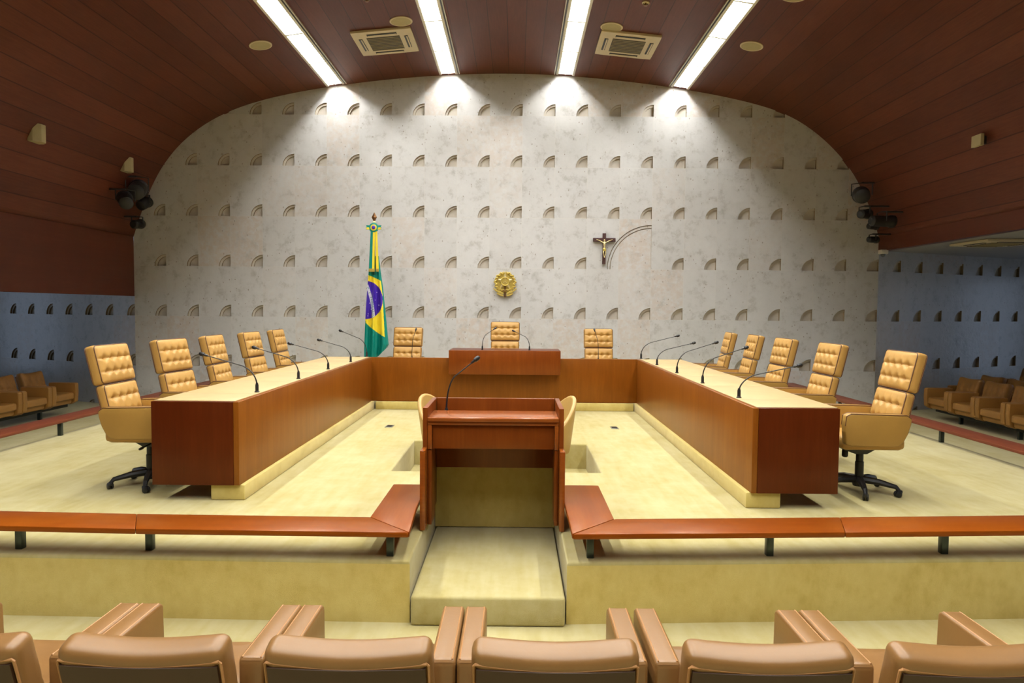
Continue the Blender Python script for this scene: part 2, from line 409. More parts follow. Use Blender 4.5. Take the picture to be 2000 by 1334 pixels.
# ------------------------------------------------------------------ stone walls with carved quarter circle recesses
def arc_pts(cx, cz, r, n=10): # from left (angle 180) up to top (90)
    return [(cx - r*math.cos(R(90*i/n)), cz + r*math.sin(R(90*i/n))) for i in range(n+1)]
def stone_wall(name, ncol, z_rows, mat, loc, rz=0., big=None, x_shift=0., ztop=None):
    """local x runs right along the wall, tiles start at x=x_shift; visible face at y=0 looking to -y"""
    m = MB(); bm = m.bm; D1, D2 = .030, .060
    def f3(pts, y, mi=0):
        fc = bm.faces.new([bm.verts.new((p[0], y, p[1])) for p in pts]); fc.material_index = mi; fc.normal_update()
        if fc.normal.y > 0: fc.normal_flip()
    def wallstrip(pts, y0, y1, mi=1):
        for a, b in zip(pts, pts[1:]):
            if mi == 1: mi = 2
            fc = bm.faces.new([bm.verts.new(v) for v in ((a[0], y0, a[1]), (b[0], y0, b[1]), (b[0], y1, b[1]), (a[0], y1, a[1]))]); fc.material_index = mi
    def carve(x1, z0, ro, w):
        A = arc_pts(x1, z0, ro, 12 if ro < .4 else 28); B = arc_pts(x1, z0, ro-w, 12 if ro < .4 else 28)
        if ro < .4:
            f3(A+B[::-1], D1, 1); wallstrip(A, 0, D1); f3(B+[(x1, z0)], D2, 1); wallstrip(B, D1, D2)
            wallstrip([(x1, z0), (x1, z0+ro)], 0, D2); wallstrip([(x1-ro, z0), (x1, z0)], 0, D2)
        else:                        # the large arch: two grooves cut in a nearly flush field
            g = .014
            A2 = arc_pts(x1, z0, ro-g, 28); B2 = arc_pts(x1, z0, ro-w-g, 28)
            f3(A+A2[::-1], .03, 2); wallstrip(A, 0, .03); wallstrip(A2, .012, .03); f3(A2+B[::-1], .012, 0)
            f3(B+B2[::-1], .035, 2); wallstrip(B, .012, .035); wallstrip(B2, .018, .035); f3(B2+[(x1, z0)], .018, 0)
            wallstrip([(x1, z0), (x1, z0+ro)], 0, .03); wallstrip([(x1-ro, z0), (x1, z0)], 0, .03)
        return A
    for zi in z_rows:
        z0 = zi; z1 = zi+TH
        if ztop and z0 >= ztop: continue
        k = 0
        while k < ncol:
            x0 = x_shift + k*TW; x1 = x0+TW; ro = .228; wd = .042
            if big and abs(zi-big[1]) < .1 and k == big[0]: x1 = x0+2*TW; ro = .86; wd = .055
            A = carve(x1, z0, ro, wd)
            zt = min(z1, ztop) if ztop else z1
            f3([(x0, z0)]+A+[(x1, zt), (x0, zt)], 0)
            k += 2 if ro > .4 else 1
    zt = ztop or max(z_rows)+TH; W = ncol*TW
    m.mi = 1; m.box(x_shift, x_shift+W, .075, .2, min(z_rows), zt)
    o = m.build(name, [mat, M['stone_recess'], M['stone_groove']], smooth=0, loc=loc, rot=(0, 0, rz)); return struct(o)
Z0 = .425  # a row joint, object origin of the wall
rows = [TH*k for k in (-1, 0, 1, 2, 3, 4, 5)]
# main wall: column joints at x = XL0 + k*TW, 23 columns
XL0 = -3.07-7*TW
stone_wall('wall_far', 23, rows, M['stone'], (XL0, YW, Z0), big=(14, 2*TH))
WA = R(23.9)
wl = 11*TW
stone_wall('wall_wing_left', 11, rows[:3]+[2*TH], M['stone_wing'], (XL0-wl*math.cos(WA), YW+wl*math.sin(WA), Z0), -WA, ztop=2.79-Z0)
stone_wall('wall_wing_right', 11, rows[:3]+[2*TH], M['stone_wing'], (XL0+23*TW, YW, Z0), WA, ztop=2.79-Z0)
# ------------------------------------------------------------------ carpeted dais, pit, step
def dais():
    xs = [-5.67, -4.6, -3.6, -2.5, -1.22, -.66, .335, .85, 2.2, 3.3, 4.3, 5.30]; ys = [4.26, 5.62, 6.64, 8.2, YW+.04]
    def gone(i, j):
        xc = (xs[i]+xs[i+1])/2; yc = (ys[j]+ys[j+1])/2
        return (-.66 < xc < .335 and yc < 5.62) or (-1.22 < xc < .85 and 6.64 < yc < 8.2)
    bm = bmesh.new(); V = {}
    def yy(i, j):
        y = ys[j]
        if j == 0:
            x = xs[i]; y = 4.245+.018*max(0, -x-.66)+.05*max(0, x-.33)
        if j == 3 and xs[i] > .3 and xs[i] < 1: y = 8.06
        return y
    def v(i, j, z):
        if (i, j, z) not in V: V[(i, j, z)] = bm.verts.new((xs[i], yy(i, j), z))
        return V[(i, j, z)]
    nx, ny = len(xs)-1, len(ys)-1
    ok = lambda i, j: 0 <= i < nx and 0 <= j < ny and not gone(i, j)
    for i in range(nx):
        for j in range(ny):
            if not ok(i, j): continue
            bm.faces.new((v(i, j, 0), v(i+1, j, 0), v(i+1, j+1, 0), v(i, j+1, 0)))
            zb = -.44
            for (di, dj, a, b) in ((0, -1, (i, j), (i+1, j)), (1, 0, (i+1, j), (i+1, j+1)), (0, 1, (i+1, j+1), (i, j+1)), (-1, 0, (i, j+1), (i, j))):
                if not ok(i+di, j+dj):
                    f = bm.faces.new((v(*b, 0), v(*a, 0), v(*a, zb), v(*b, zb)))
                    f.material_index = 1 if (dj == -1 and j == 0) or dj == 1 else 0
    bmesh.ops.recalc_face_normals(bm, faces=bm.faces)
    es = [e for e in bm.edges if len(e.link_faces) == 2 and e.calc_face_angle() > .5 and max(q.co.z for q in e.verts) > -.05 and min(q.co.z for q in e.verts) > -.05]
    bmesh.ops.bevel(bm, geom=es, offset=.022, segments=3, profile=.5, affect='EDGES')
    me = bpy.data.meshes.new('dais'); bm.to_mesh(me); bm.free(); me.materials.append(M['carpet']); me.materials.append(M['riser'])
    for p in me.polygons: p.use_smooth = True
    me.set_sharp_from_angle(angle=R(40))
    o = bpy.data.objects.new('dais', me); C.objects.link(o); return struct(o)
dais()
m = MB(); m.box(-13.4, 13.4, YB-.1, 19, ZP-.1, ZP); struct(m.build('floor', M['carpet'], smooth=0))
m = MB(); m.box(-1.22, .85, 6.64, 8.2, ZP, -.30); struct(m.build('floor_recess', M['carpet'], smooth=0))
m = MB(); m.box(-.650, .325, 4.20, 5.61, ZP, -.21, .02, 3); struct(m.build('trim_step', [M['carpet']], smooth=40))
m = MB(); m.box(-9, 9, YB, 3.25, ZP, -.315, .02, 3); struct(m.build('floor_tier', M['carpet'], smooth=40))
for nm, s in (('left', -1), ('right', 1)):
    m = MB(); a, b = sorted((s*9.0, s*13.2)) if s > 0 else (-13.2, -10.4); m.box(a, b, 4, 14.1 if 1 else 0, ZP, -.26, .02, 2); struct(m.build('floor_tier_'+nm, M['carpet'], smooth=40))
    a, b = sorted((s*(7.66 if s < 0 else 7.15), s*13.3)); m = MB(); m.box(a, b, YB, 19, 2.78, 2.9); struct(m.build('ceiling_wing_'+nm, M['soffit'], smooth=0))
    # outer wall with tall windows
    xo = s*13.3
    m = MB(); wins = [(1.0+2.1*k, 2.4+2.1*k) for k in range(8)]; yp = YB
    for (y0, y1) in wins:
        m.box(xo-.1, xo+.1, yp, y0, ZP, 2.9); m.box(xo-.1, xo+.1, y0, y1, ZP, -.1); m.box(xo-.1, xo+.1, y0, y1, 2.5, 2.9); yp = y1
    m.box(xo-.1, xo+.1, yp, 19, ZP, 2.9)
    struct(m.build('wall_outer_'+nm, M['backwall'], smooth=0))
    for i, (y0, y1) in enumerate(wins):
        f = MB()
        for q in ((y0, y0+.05, -.1, 2.5), (y1-.05, y1, -.1, 2.5), (y0+.05, y1-.05, -.1, -.05), (y0+.05, y1-.05, 2.45, 2.5)): f.box(xo-.05, xo+.05, *q)
        fr = struct(f.build('window_%d' % (i+1+(8 if s > 0 else 0)), M['black_metal'], smooth=0))
        p = MB(); p.box(xo-.006, xo+.006, y0+.05, y1-.05, -.05, 2.45); p.build('pane', M['glass'], fr, smooth=0)
        L = bpy.data.lights.new('window_portal', 'AREA'); L.shape = 'RECTANGLE'; L.size = 1.4; L.size_y = 2.6; L.cycles.is_portal = True
        lo = bpy.data.objects.new('window_portal', L); C.objects.link(lo); lo.location = (xo+s*.12, (y0+y1)/2, 1.2); lo.rotation_euler = (0, R(90)*s, 0); lo.parent = None
    m = MB(); a, b = sorted((s*7.0, s*13.4)); m.box(a, b, 18.9, 19.1, ZP, 2.9); struct(m.build('wall_end_'+nm, M['backwall'], smooth=0))
m = MB(); m.box(-13.4, 13.4, YB-.2, YB, ZP, 6.6); struct(m.build('wall_back', M['backwall'], smooth=0))
# ------------------------------------------------------------------ ceiling lamps
STRIPS = [(-3.50, 'leftmost', 1), (-1.33, 'inner left', 1), (.905, 'inner right', -1), (3.10, 'rightmost', -1)]
def lamp_module(slot):
    root = empty('ceiling_light')
    w2, L2, D = .175, .615, .112
    f = MB()
    for sg in (-1, 1):
        a, b = sorted((sg*w2, sg*(w2-.042))); f.box(a, b, -L2, L2, -.014, -.002, .002)
        a, b = sorted((sg*(w2-.040), sg*(w2-.048))); f.box(a, b, -L2, L2, -.002, D+.02)
    xs = slot*(w2+.026); f.box(min(xs, xs+slot*.014), max(xs, xs+slot*.014), -L2, L2, -.012, .06)
    f.build('frame', M['white'], root)
    m = MB(); m.box(-w2+.043, w2-.043, -L2, -L2+.038, -.018, .01); m.build('cross_bar', M['white'], root, smooth=0)
    m = MB(); a, b = sorted((slot*w2, slot*(w2+.026))); m.box(a, b, -L2, L2, .0, .012); m.build('air_slot', M['black'], root, smooth=0)
    m = MB(); m.box(-w2+.048, w2-.048, -L2, L2, D, D+.01); m.build('reflector', M['tube'], root, smooth=0)
    m = MB(); m.box(-.003, .003, -L2+.014, L2, -.008, .006)
    for k in range(1, 18):
        y = -L2+.014+k*(2*L2-.014)/18; m.box(-w2+.050, w2-.050, y-.0015, y+.0015, -.010, .010)
    m.build('louvre', M['louvre'], root, smooth=0)
    L = bpy.data.lights.new('fluorescent_tubes', 'AREA'); L.shape = 'RECTANGLE'; L.size = TUBE_W; L.size_y = 1.2; L.energy = STRIP_POWER
    L.color = LAMP_COL
    lo = bpy.data.objects.new('fluorescent_tubes', L); C.objects.link(lo); lo.parent = root; lo.location = (0, 0, D-.005)
    return root
NM = 12
for si, (sx, nm, slot) in enumerate(STRIPS):
    proto = lamp_module(slot)
    tab = {proto.name: kids(proto)}
    zc, ang = ceil_at(sx)
    for k in range(NM):
        o = proto if k == 0 else copy_tree(proto, None, tab)
        o.location = (sx, 13.30-.615-1.235*k, zc-.012); o.rotation_euler = (0, -ang, 0)
        tag(o, 'white louvred light panel in the %s ceiling strip, %s from the stone wall' % (nm, ['first', 'second', 'third', 'fourth', 'fifth', 'sixth', 'seventh', 'eighth', 'ninth', 'tenth', 'eleventh', 'twelfth'][k]), 'ceiling light', 'louvred light panels of the four ceiling strips')
# air conditioning cassettes
def cassette(size=.98):
    root = empty('air_conditioner'); h = size/2
    m = MB(); m.rbox(size, size, .05, .02, (6, 6, 2)); m.build('panel', M['cream'], root)
    m = MB(); m.box(-.27, .27, -.27, .27, -.032, -.02, .004); g = m.build('grille', M['vent_grey'], root)
    m = MB()
    for k in range(9): y = -.24+k*.06; m.box(-.26, .26, y-.003, y+.003, -.038, -.03)
    m.build('slats', M['cream_dark'], g, smooth=0)
    for (a, b, c, d) in ((-.24, .24, -.40, -.34), (-.24, .24, .34, .40), (-.40, -.34, -.24, .24), (.34, .40, -.24, .24)):
        m = MB(); m.box(a, b, c, d, -.031, -.02); v = m.build('air_outlet', M['black'], root, smooth=0)
        m = MB(); ex = (b-a) > (d-c)
        if ex: m.box(a+.01, b-.01, (c+d)/2, (c+d)/2+.02, -.036, -.03)
        else: m.box((a+b)/2, (a+b)/2+.02, c+.01, d-.01, -.036, -.03)
        m.build('flap', M['cream'], v, smooth=0)
    return root
ac = cassette(); tab = {ac.name: kids(ac)}
for c in kids(ac): tab[c.name] = kids(c)
ac2 = copy_tree(ac, None, tab); ac3 = copy_tree(ac, None, tab)
for o, x, y, lb in ((ac, -2.20, 11.55, 'square cream air conditioning cassette in the timber ceiling between the two left light strips'), (ac2, 1.81, 11.6, 'square cream air conditioning cassette in the timber ceiling between the two right light strips')):
    z, a = ceil_at(x); o.location = (x, y, z-.02); o.rotation_euler = (0, -a, 0); tag(o, lb, 'air conditioner')
ac3.location = (7.98, 11.45, 2.755); tag(ac3, 'cream air conditioning cassette in the low grey ceiling over the right side seating', 'air conditioner')
def speaker():
    root = empty('ceiling_speaker')
    m = MB(); m.lathe([(.16, .02), (.178, .005), (.178, -.006), (.165, -.012), (.155, -.010), (.155, .0)], 32); m.build('rim', M['cream'], root)
    m = MB(); m.lathe([(.156, -.002), (.156, -.006), (.05, -.010), (0.0, -.010)], 32); m.build('grille', M['cream_dark'], root)
    return root
sp = speaker(); tab = {sp.name: kids(sp)}
for i, (x, y, lb) in enumerate(((-1.83, 10.85, 'round cream ceiling speaker above the left air conditioning cassette'), (1.47, 11.0, 'round cream ceiling speaker above the right air conditioning cassette'),
        (-4.12, 11.1, 'round cream ceiling speaker left of the leftmost light strip'), (3.68, 11.0, 'round cream ceiling speaker right of the rightmost light strip, whole in view'),
        (3.64, 9.27, 'round cream ceiling speaker cut by the top edge, right of the rightmost light strip'))):
    o = sp if i == 0 else copy_tree(sp, None, tab); z, a = ceil_at(x); o.location = (x, y, z-.004); o.rotation_euler = (0, -a, 0); tag(o, lb, 'ceiling speaker', 'round ceiling speakers')
def detector():
    root = empty('smoke_detector'); m = MB(); m.lathe([(.055, .01), (.055, -.012), (.04, -.02), (.04, -.0)], 20); m.build('base', M['cream'], root)
    m = MB(); m.lathe([(.012, 0), (.012, -.035), (.028, -.04), (.028, -.046), (0, -.05)], 14); m.build('sensor', M['bronze'], root); return root
d1 = detector(); d2 = copy_tree(d1, None, {d1.name: kids(d1)})
for o, x, y, lb in ((d1, -2.18, 10.0, 'small round detector on the ceiling left of the inner left light strip'), (d2, 1.83, 10.05, 'small round detector on the ceiling right of the inner right light strip')):
    z, a = ceil_at(x); o.location = (x, y, z-.005); o.rotation_euler = (0, -a, 0); tag(o, lb, 'smoke detector', 'round ceiling detectors')
# little boxes on the dark side walls
def wall_unit(px, py, z, side, wd, hg, dp, lb, facet, cat='wall speaker'):
    x, a = side_at(z, side); r = ray(px, py); y = x*r.y/r.x; zz = EYE+r.z*x/r.x
    root = empty('wall_speaker' if facet else 'junction_box', (x, y, zz), 0, lb, cat)
    m = MB(); s = -side
    if facet:
        m.prism([(-wd/2, 0), (-wd/2, dp*.5), (-wd*.2, dp), (wd*.2, dp), (wd/2, dp*.5), (wd/2, 0)], -hg/2, hg/2, 'Z', .006, T=Matrix.Rotation(R(-90)*s, 4, 'Z'))
    else: m.box(*sorted((0, s*dp)), -wd/2, wd/2, -hg/2, hg/2, .004)
    m.build('housing', M['cream_dark'], root, smooth=0)
    m = MB()
    m.box(*sorted((-s*.06, s*.01)), -wd*.3, wd*.3, -hg*.35, hg*.35); m.build('bracket', M['black'], root, smooth=0)
wall_unit(64, 261, 4.0, -1, .24, .26, .16, 'cream faceted speaker box on the dark timber at far left', True)
wall_unit(241, 322, 4.0, -1, .22, .26, .16, 'cream faceted speaker box on the left timber above the black spotlights', True)
wall_unit(1913, 275, 4.2, 1, .20, .16, .05, 'small pale plate high on the right timber, nearer the camera', False, 'junction box')
wall_unit(1738, 337, 3.9, 1, .14, .14, .05, 'small pale plate on the right timber above the black spotlights', False, 'junction box')
# black stage spotlights
def spotlight(px, py, y, L, rad, yaw, pitch, lb, anchor):
    p = at_y(px, py, y); root = empty('stage_spotlight', p, 0, lb, 'spotlight', 'black spotlights beside the stone wall')
    T = Matrix.Rotation(yaw, 4, 'Z') @ Matrix.Rotation(pitch, 4, 'X') @ Matrix.Rotation(R(90), 4, 'X')
    m = MB(); m.lathe([(rad*.6, -L*.5), (rad*.95, -L*.42), (rad, -L*.1), (rad, L*.3), (rad*1.12, L*.34), (rad*1.12, L*.5), (rad*.9, L*.5), (rad*.9, L*.42)], 18, T); m.build('housing', M['black'], root)
    m = MB(); m.lathe([(rad*.88, L*.43), (rad*.6, L*.47), (0, L*.49)], 18, T); m.build('lens', M['lens'], root)
    m = MB(); r2 = rad*1.25; Ty = Matrix.Rotation(yaw, 4, 'Z')
    m.tube([Ty @ Vector(v) for v in ((-r2, 0, 0), (-r2, 0, r2*1.25), (0, 0, r2*1.35), (r2, 0, r2*1.25), (r2, 0, 0))], .012, 6)
    ax = Vector((anchor, p.y, p.z+r2*1.35)) - p
    m.tube([Ty @ Vector((0, 0, r2*1.3)), (0, 0, r2*1.35), tuple(ax)], .018, 6); m.build('yoke', M['black'], root)
for (px, py, y, L, rad, yaw, pitch, where) in ((268, 372, 12.6, .42, .15, R(200), R(-20), 'left timber wall, largest and topmost of that cluster'), (281, 398, 13.08, .26, .10, R(170), R(-30), 'left timber wall, touching the stone wall edge'),
        (245, 392, 12.2, .36, .12, R(215), R(-25), 'left timber wall, nearest the camera of that cluster'), (268, 438, 12.9, .26, .085, R(180), R(-10), 'left timber wall, small and lowest of that cluster'),
        (1683, 382, 12.9, .34, .14, R(160), R(-15), 'right timber wall, largest and topmost of that cluster'), (1688, 418, 12.75, .26, .085, R(120), R(-5), 'right timber wall, second from the top of that cluster'),
        (1722, 432, 12.4, .46, .10, R(100), R(0), 'right timber wall, long one pointing outward'), (1704, 442, 12.95, .22, .06, R(110), R(0), 'right timber wall, upper of the two small lowest ones'), (1704, 468, 12.95, .22, .06, R(110), R(0), 'right timber wall, lower of the two small lowest ones')):
    s = -1 if px < 1000 else 1; p = at_y(px, py, y)
    try: ax = side_at(p.z+.15, s)[0]
    except Exception: ax = s*7
    spotlight(px, py, y, L, rad, yaw, pitch, 'black stage spotlight on the '+where, ax)
# security camera
p = at_y(1725, 492, 13.15); root = empty('security_camera', (p.x, 13.15, 2.77), 0, 'small white dome camera under the right timber edge beside the stone wall', 'security camera')
m = MB(); m.box(-.07, .07, -.06, .06, -.07, .01, .01); m.build('housing', M['white'], root)
m = MB(); m.lathe([(.045, -.07), (.045, -.09), (.03, -.115), (0, -.125)], 16); m.build('dome', M['lens'], root)
root = empty('wall_socket', (at_y(407, 748, YW).x, YW, at_y(407, 748, YW).z), 0, 'white socket plate low on the stone wall behind the left chairs', 'socket')
m = MB(); m.box(-.05, .05, -.02, .0, -.065, .065, .004); m.build('plate', M['white'], root); m = MB(); m.box(-.02, .02, -.024, -.018, -.03, .03, .003); m.build('outlet', M['cream'], root)
# ------------------------------------------------------------------ desks
DT = .82
def desk_side(name, lb, xin, xout, y0, y1, seams, sgn):
    root = empty(name, ((xin+xout)/2, (y0+y1)/2, 0), 0, lb, 'desk'); ox, oy = (xin+xout)/2, (y0+y1)/2
    def B(a, b, c, d, e, f, nm, mat, bev=.004, par=None):
        a, b = sorted((a, b)); m = MB(); m.box(a-ox, b-ox, c-oy, d-oy, e, f, bev); return m.build(nm, mat, par or root)
    s = 1 if xout > xin else -1
    B(xin, xin+s*.045, y0+.002, y1, .13, DT, 'front_panel', M['desk'])
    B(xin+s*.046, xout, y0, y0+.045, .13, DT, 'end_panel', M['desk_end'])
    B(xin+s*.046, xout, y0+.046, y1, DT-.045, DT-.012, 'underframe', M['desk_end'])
    B(xin-s*.033, xin+s*.25, y0+.03, y1+.02, 0, .13, 'carpet_plinth', M['riser'], .012)
    ys = [y0+.046]+seams+[y1]
    for a, b in zip(ys, ys[1:]): B(xin+s*.046, xout, a+.003, b-.003, DT-.012, DT+.004, 'desktop_panel', M['top'], .002)
    return root
DL = desk_side('judges_desk', 'long timber bench desk running down the left side with cream top', -2.262, -2.98, 5.53, 10.69, [6.10, 7.15, 8.12, 9.08, 10.0], -1)
DR = desk_side('judges_desk', 'long timber bench desk running down the right side with cream top', 1.905, 2.60, 5.44, 10.69, [5.98, 7.04, 8.1, 9.2, 10.1], 1)
root = empty('judges_desk', (-.18, 11.0, 0), 0, 'timber bench desk across the back joining both side desks, with raised centre', 'desk')
def CB(a, b, c, d, e, f, nm, mat, bev=.004):
    m = MB(); m.box(a+.18, b+.18, c-11.0, d-11.0, e, f, bev); return m.build(nm, mat, root)
CB(-2.985, 2.605, 10.70, 10.745, .13, DT, 'front_panel', M['desk']); CB(-2.985, 2.605, 10.75, 11.42, DT-.09, DT-.055, 'desktop', M['top'])
CB(-2.2, 1.86, 10.67, 10.95, 0, .125, 'carpet_plinth', M['riser'], .012)
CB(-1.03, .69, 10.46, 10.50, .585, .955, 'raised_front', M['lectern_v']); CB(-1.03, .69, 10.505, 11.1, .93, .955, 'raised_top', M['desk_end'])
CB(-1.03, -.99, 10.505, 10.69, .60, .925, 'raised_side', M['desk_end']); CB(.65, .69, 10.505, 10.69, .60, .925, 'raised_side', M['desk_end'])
# ------------------------------------------------------------------ low rails around the dais
def rail_piece(parent, quad, z0, z1, mat):
    m = MB(); m.prism(quad, z0, z1, 'Z', .006, 2, T=Matrix.Translation(-parent.location)); return m.build('rail_board', mat, parent)
def post(parent, x, y, w=.045, z1=.165, z0=0.0, d=.045):
    m = MB(); m.box(x-w/2-parent.location.x, x+w/2-parent.location.x, y-d/2-parent.location.y, y+d/2-parent.location.y, z0, z1, .003)
    m.box(x-.05-parent.location.x, x+.05-parent.location.x, y-.05-parent.location.y, y+.05-parent.location.y, z1-.006, z1); return m.build('post', M['steel'], parent)
ZR = .2
rl = empty('low_rail', (-2, 4.38, 0), 0, 'low glossy red-brown timber rail on dark posts, front left of the lectern', 'rail')
rail_piece(rl, [(-.657, 4.203), (-.69, 4.75), (-.69, 5.36), (-.963, 5.36), (-.966, 4.506)], ZR-.036, ZR, M['rail_y'])
rail_piece(rl, [(-.66, 4.197), (-.967, 4.502), (-2.545, 4.525), (-2.38, 4.213)], ZR-.036, ZR, M['rail'])
rail_piece(rl, [(-2.3815, 4.213), (-2.5465, 4.525), (-5.62, 4.64), (-5.32, 4.32)], ZR-.036, ZR, M['rail'])
for x, y in ((-.80, 4.34), (-2.39, 4.40), (-3.245, 4.40), (-4.4, 4.43), (-.80, 5.2)): post(rl, x, y)
rr = empty('low_rail', (1.7, 4.38, 0), 0, 'low glossy red-brown timber rail on dark posts, front right of the lectern', 'rail')
rail_piece(rr, [(.362, 4.20), (.362, 5.38), (.668, 5.38), (.668, 4.515)], ZR-.036, ZR, M['rail_y'])
rail_piece(rr, [(.366, 4.192), (.672, 4.512), (2.218, 4.60), (2.10, 4.28)], ZR-.036, ZR, M['rail'])
rail_piece(rr, [(2.1015, 4.28), (2.2195, 4.60), (5.24, 4.80), (4.96, 4.45)], ZR-.036, ZR, M['rail'])
for x, y in ((.49, 4.34), (1.67, 4.41), (2.85, 4.48), (4.0, 4.55), (.49, 5.2)): post(rr, x, y)
for nm, xa, xb, y0, ps in (('left', -5.80, -5.52, 4.66, (5.6, 8.28, 10.9)), ('right', 5.13, 5.42, 4.83, (5.7, 8.36, 11.0))):
    o = empty('low_rail', ((xa+xb)/2, 8.5, 0), 0, 'low matt red-brown timber rail running back along the %s edge of the dais' % nm, 'rail')
    rail_piece(o, [(xa, y0), (xb, y0), (xb, 13.3), (xa, 13.3)], ZR-.036, ZR, M['rail_side'])
    for y in ps: post(o, (xa+xb)/2+(.08 if xa < 0 else -.03), y)
# ------------------------------------------------------------------ lectern
root = empty('lectern', (-.16, 5.25, -.21), 0, 'open-backed red-brown timber lectern on the carpet step in the centre', 'lectern')
def LB(a, b, c, d, e, f, nm, mat, bev=.004, par=None, T=None):
    m = MB(); m.box(a+.16, b+.16, c-5.25, d-5.25, e+.21, f+.21, bev); return m.build(nm, mat, par or root)
for a, b in ((-.678, -.642), (.322, .358)): LB(a, b, 4.97, 5.56, .002, .87, 'side_panel', M['lectern_v'])
LB(-.641, .321, 5.525, 5.56, .30, .87, 'rear_panel', M['lectern_v'])
LB(-.655, .335, 5.565, 5.60, -.205, .42, 'carpet_panel', M['riser'], .004)
for a, b in ((-.680, -.643), (.323, .360)): LB(a, b, 4.83, 5.20 if 0 else 4.965, .002, .58, 'leg_board', M['lectern'])
for a, b in ((-.641, -.612), (.292, .321)):
    LB(a, b, 4.97, 5.20, .0, .56, 'knee_board', M['lectern_v'])
LB(-.640, .320, 4.945, 5.32, .772, .80, 'writing_top', M['lectern'])
LB(-.640, .320, 4.96, 4.99, .745, .771, 'apron_rail', M['lectern'])
for a, b in ((-.640, -.610), (.290, .320)): LB(a, b, 4.96, 4.99, .565, .744, 'apron_stile', M['lectern'])
LB(-.609, .289, 4.985, 5.01, .565, .744, 'apron_panel', M['lectern_v'])
LB(-.641, .321, 5.325, 5.52, .70, .72, 'microphone_shelf', M['lectern_v'])
LB(-.21, -.11, 5.555, 5.563, .335, .345, 'light_slit', M['gold_pale'], .001)  # pale gold bar drawn in place of a slit of light
# floor outlets
for px, py, lb in ((761, 833, 'small dark floor outlet in the carpet left of the lectern'), (1200, 836, 'small dark floor outlet in the carpet right of the lectern')):
    p = at_z(px, py, 0); root = empty('floor_outlet', p, 0, lb, 'floor outlet', 'floor outlets')
    m = MB(); m.box(-.05, .05, -.09, .09, -.002, .006, .002); m.build('plate', M['chrome'], root); m = MB(); m.box(-.035, .035, -.06, .06, .004, .010); m.build('lid', M['black'], root, smooth=0)
# ------------------------------------------------------------------ office chairs
def tuft(buttons, w, h, bulge=.03, depth=.034, seams=(), sig=.019, face=-1):
    """cushion displacement on the +y face"""
    def f(p):
        hx, hz = w/2, h/2
        if p.y <= 0: return p
        ex = max(0, 1-(abs(p.x)/hx)**4); ez = max(0, 1-(abs(p.z)/hz)**4)
        d = bulge*ex*ez
        wgt = min(1, max(0, (hx-abs(p.x))/.03))
        for bx, bz in buttons:
            r2 = (p.x-bx)**2+(p.z-bz)**2
            d -= depth*math.exp(-r2/(2*sig*sig))
            # vertical and horizontal creases between buttons
        for sz in seams: d -= .011*math.exp(-((p.z-sz)/.009)**2)*wgt
        bxs = sorted({b[0] for b in buttons})
        for bx in bxs: d -= .0025*math.exp(-((p.x-bx)/.008)**2)*ez
        return Vector((p.x, p.y+d, p.z))
    return f
def frame_loop(w, h, y, r=.03, n=4):
    pts = []
    for cx, cz, a0 in ((w/2-r, h/2-r, 0), (-w/2+r, h/2-r, 90), (-w/2+r, -h/2+r, 180), (w/2-r, -h/2+r, 270)):
        for k in range(n+1):
            a = R(a0+90*k/n); pts.append((cx+r*math.cos(a), y, cz+r*math.sin(a)))
    return pts
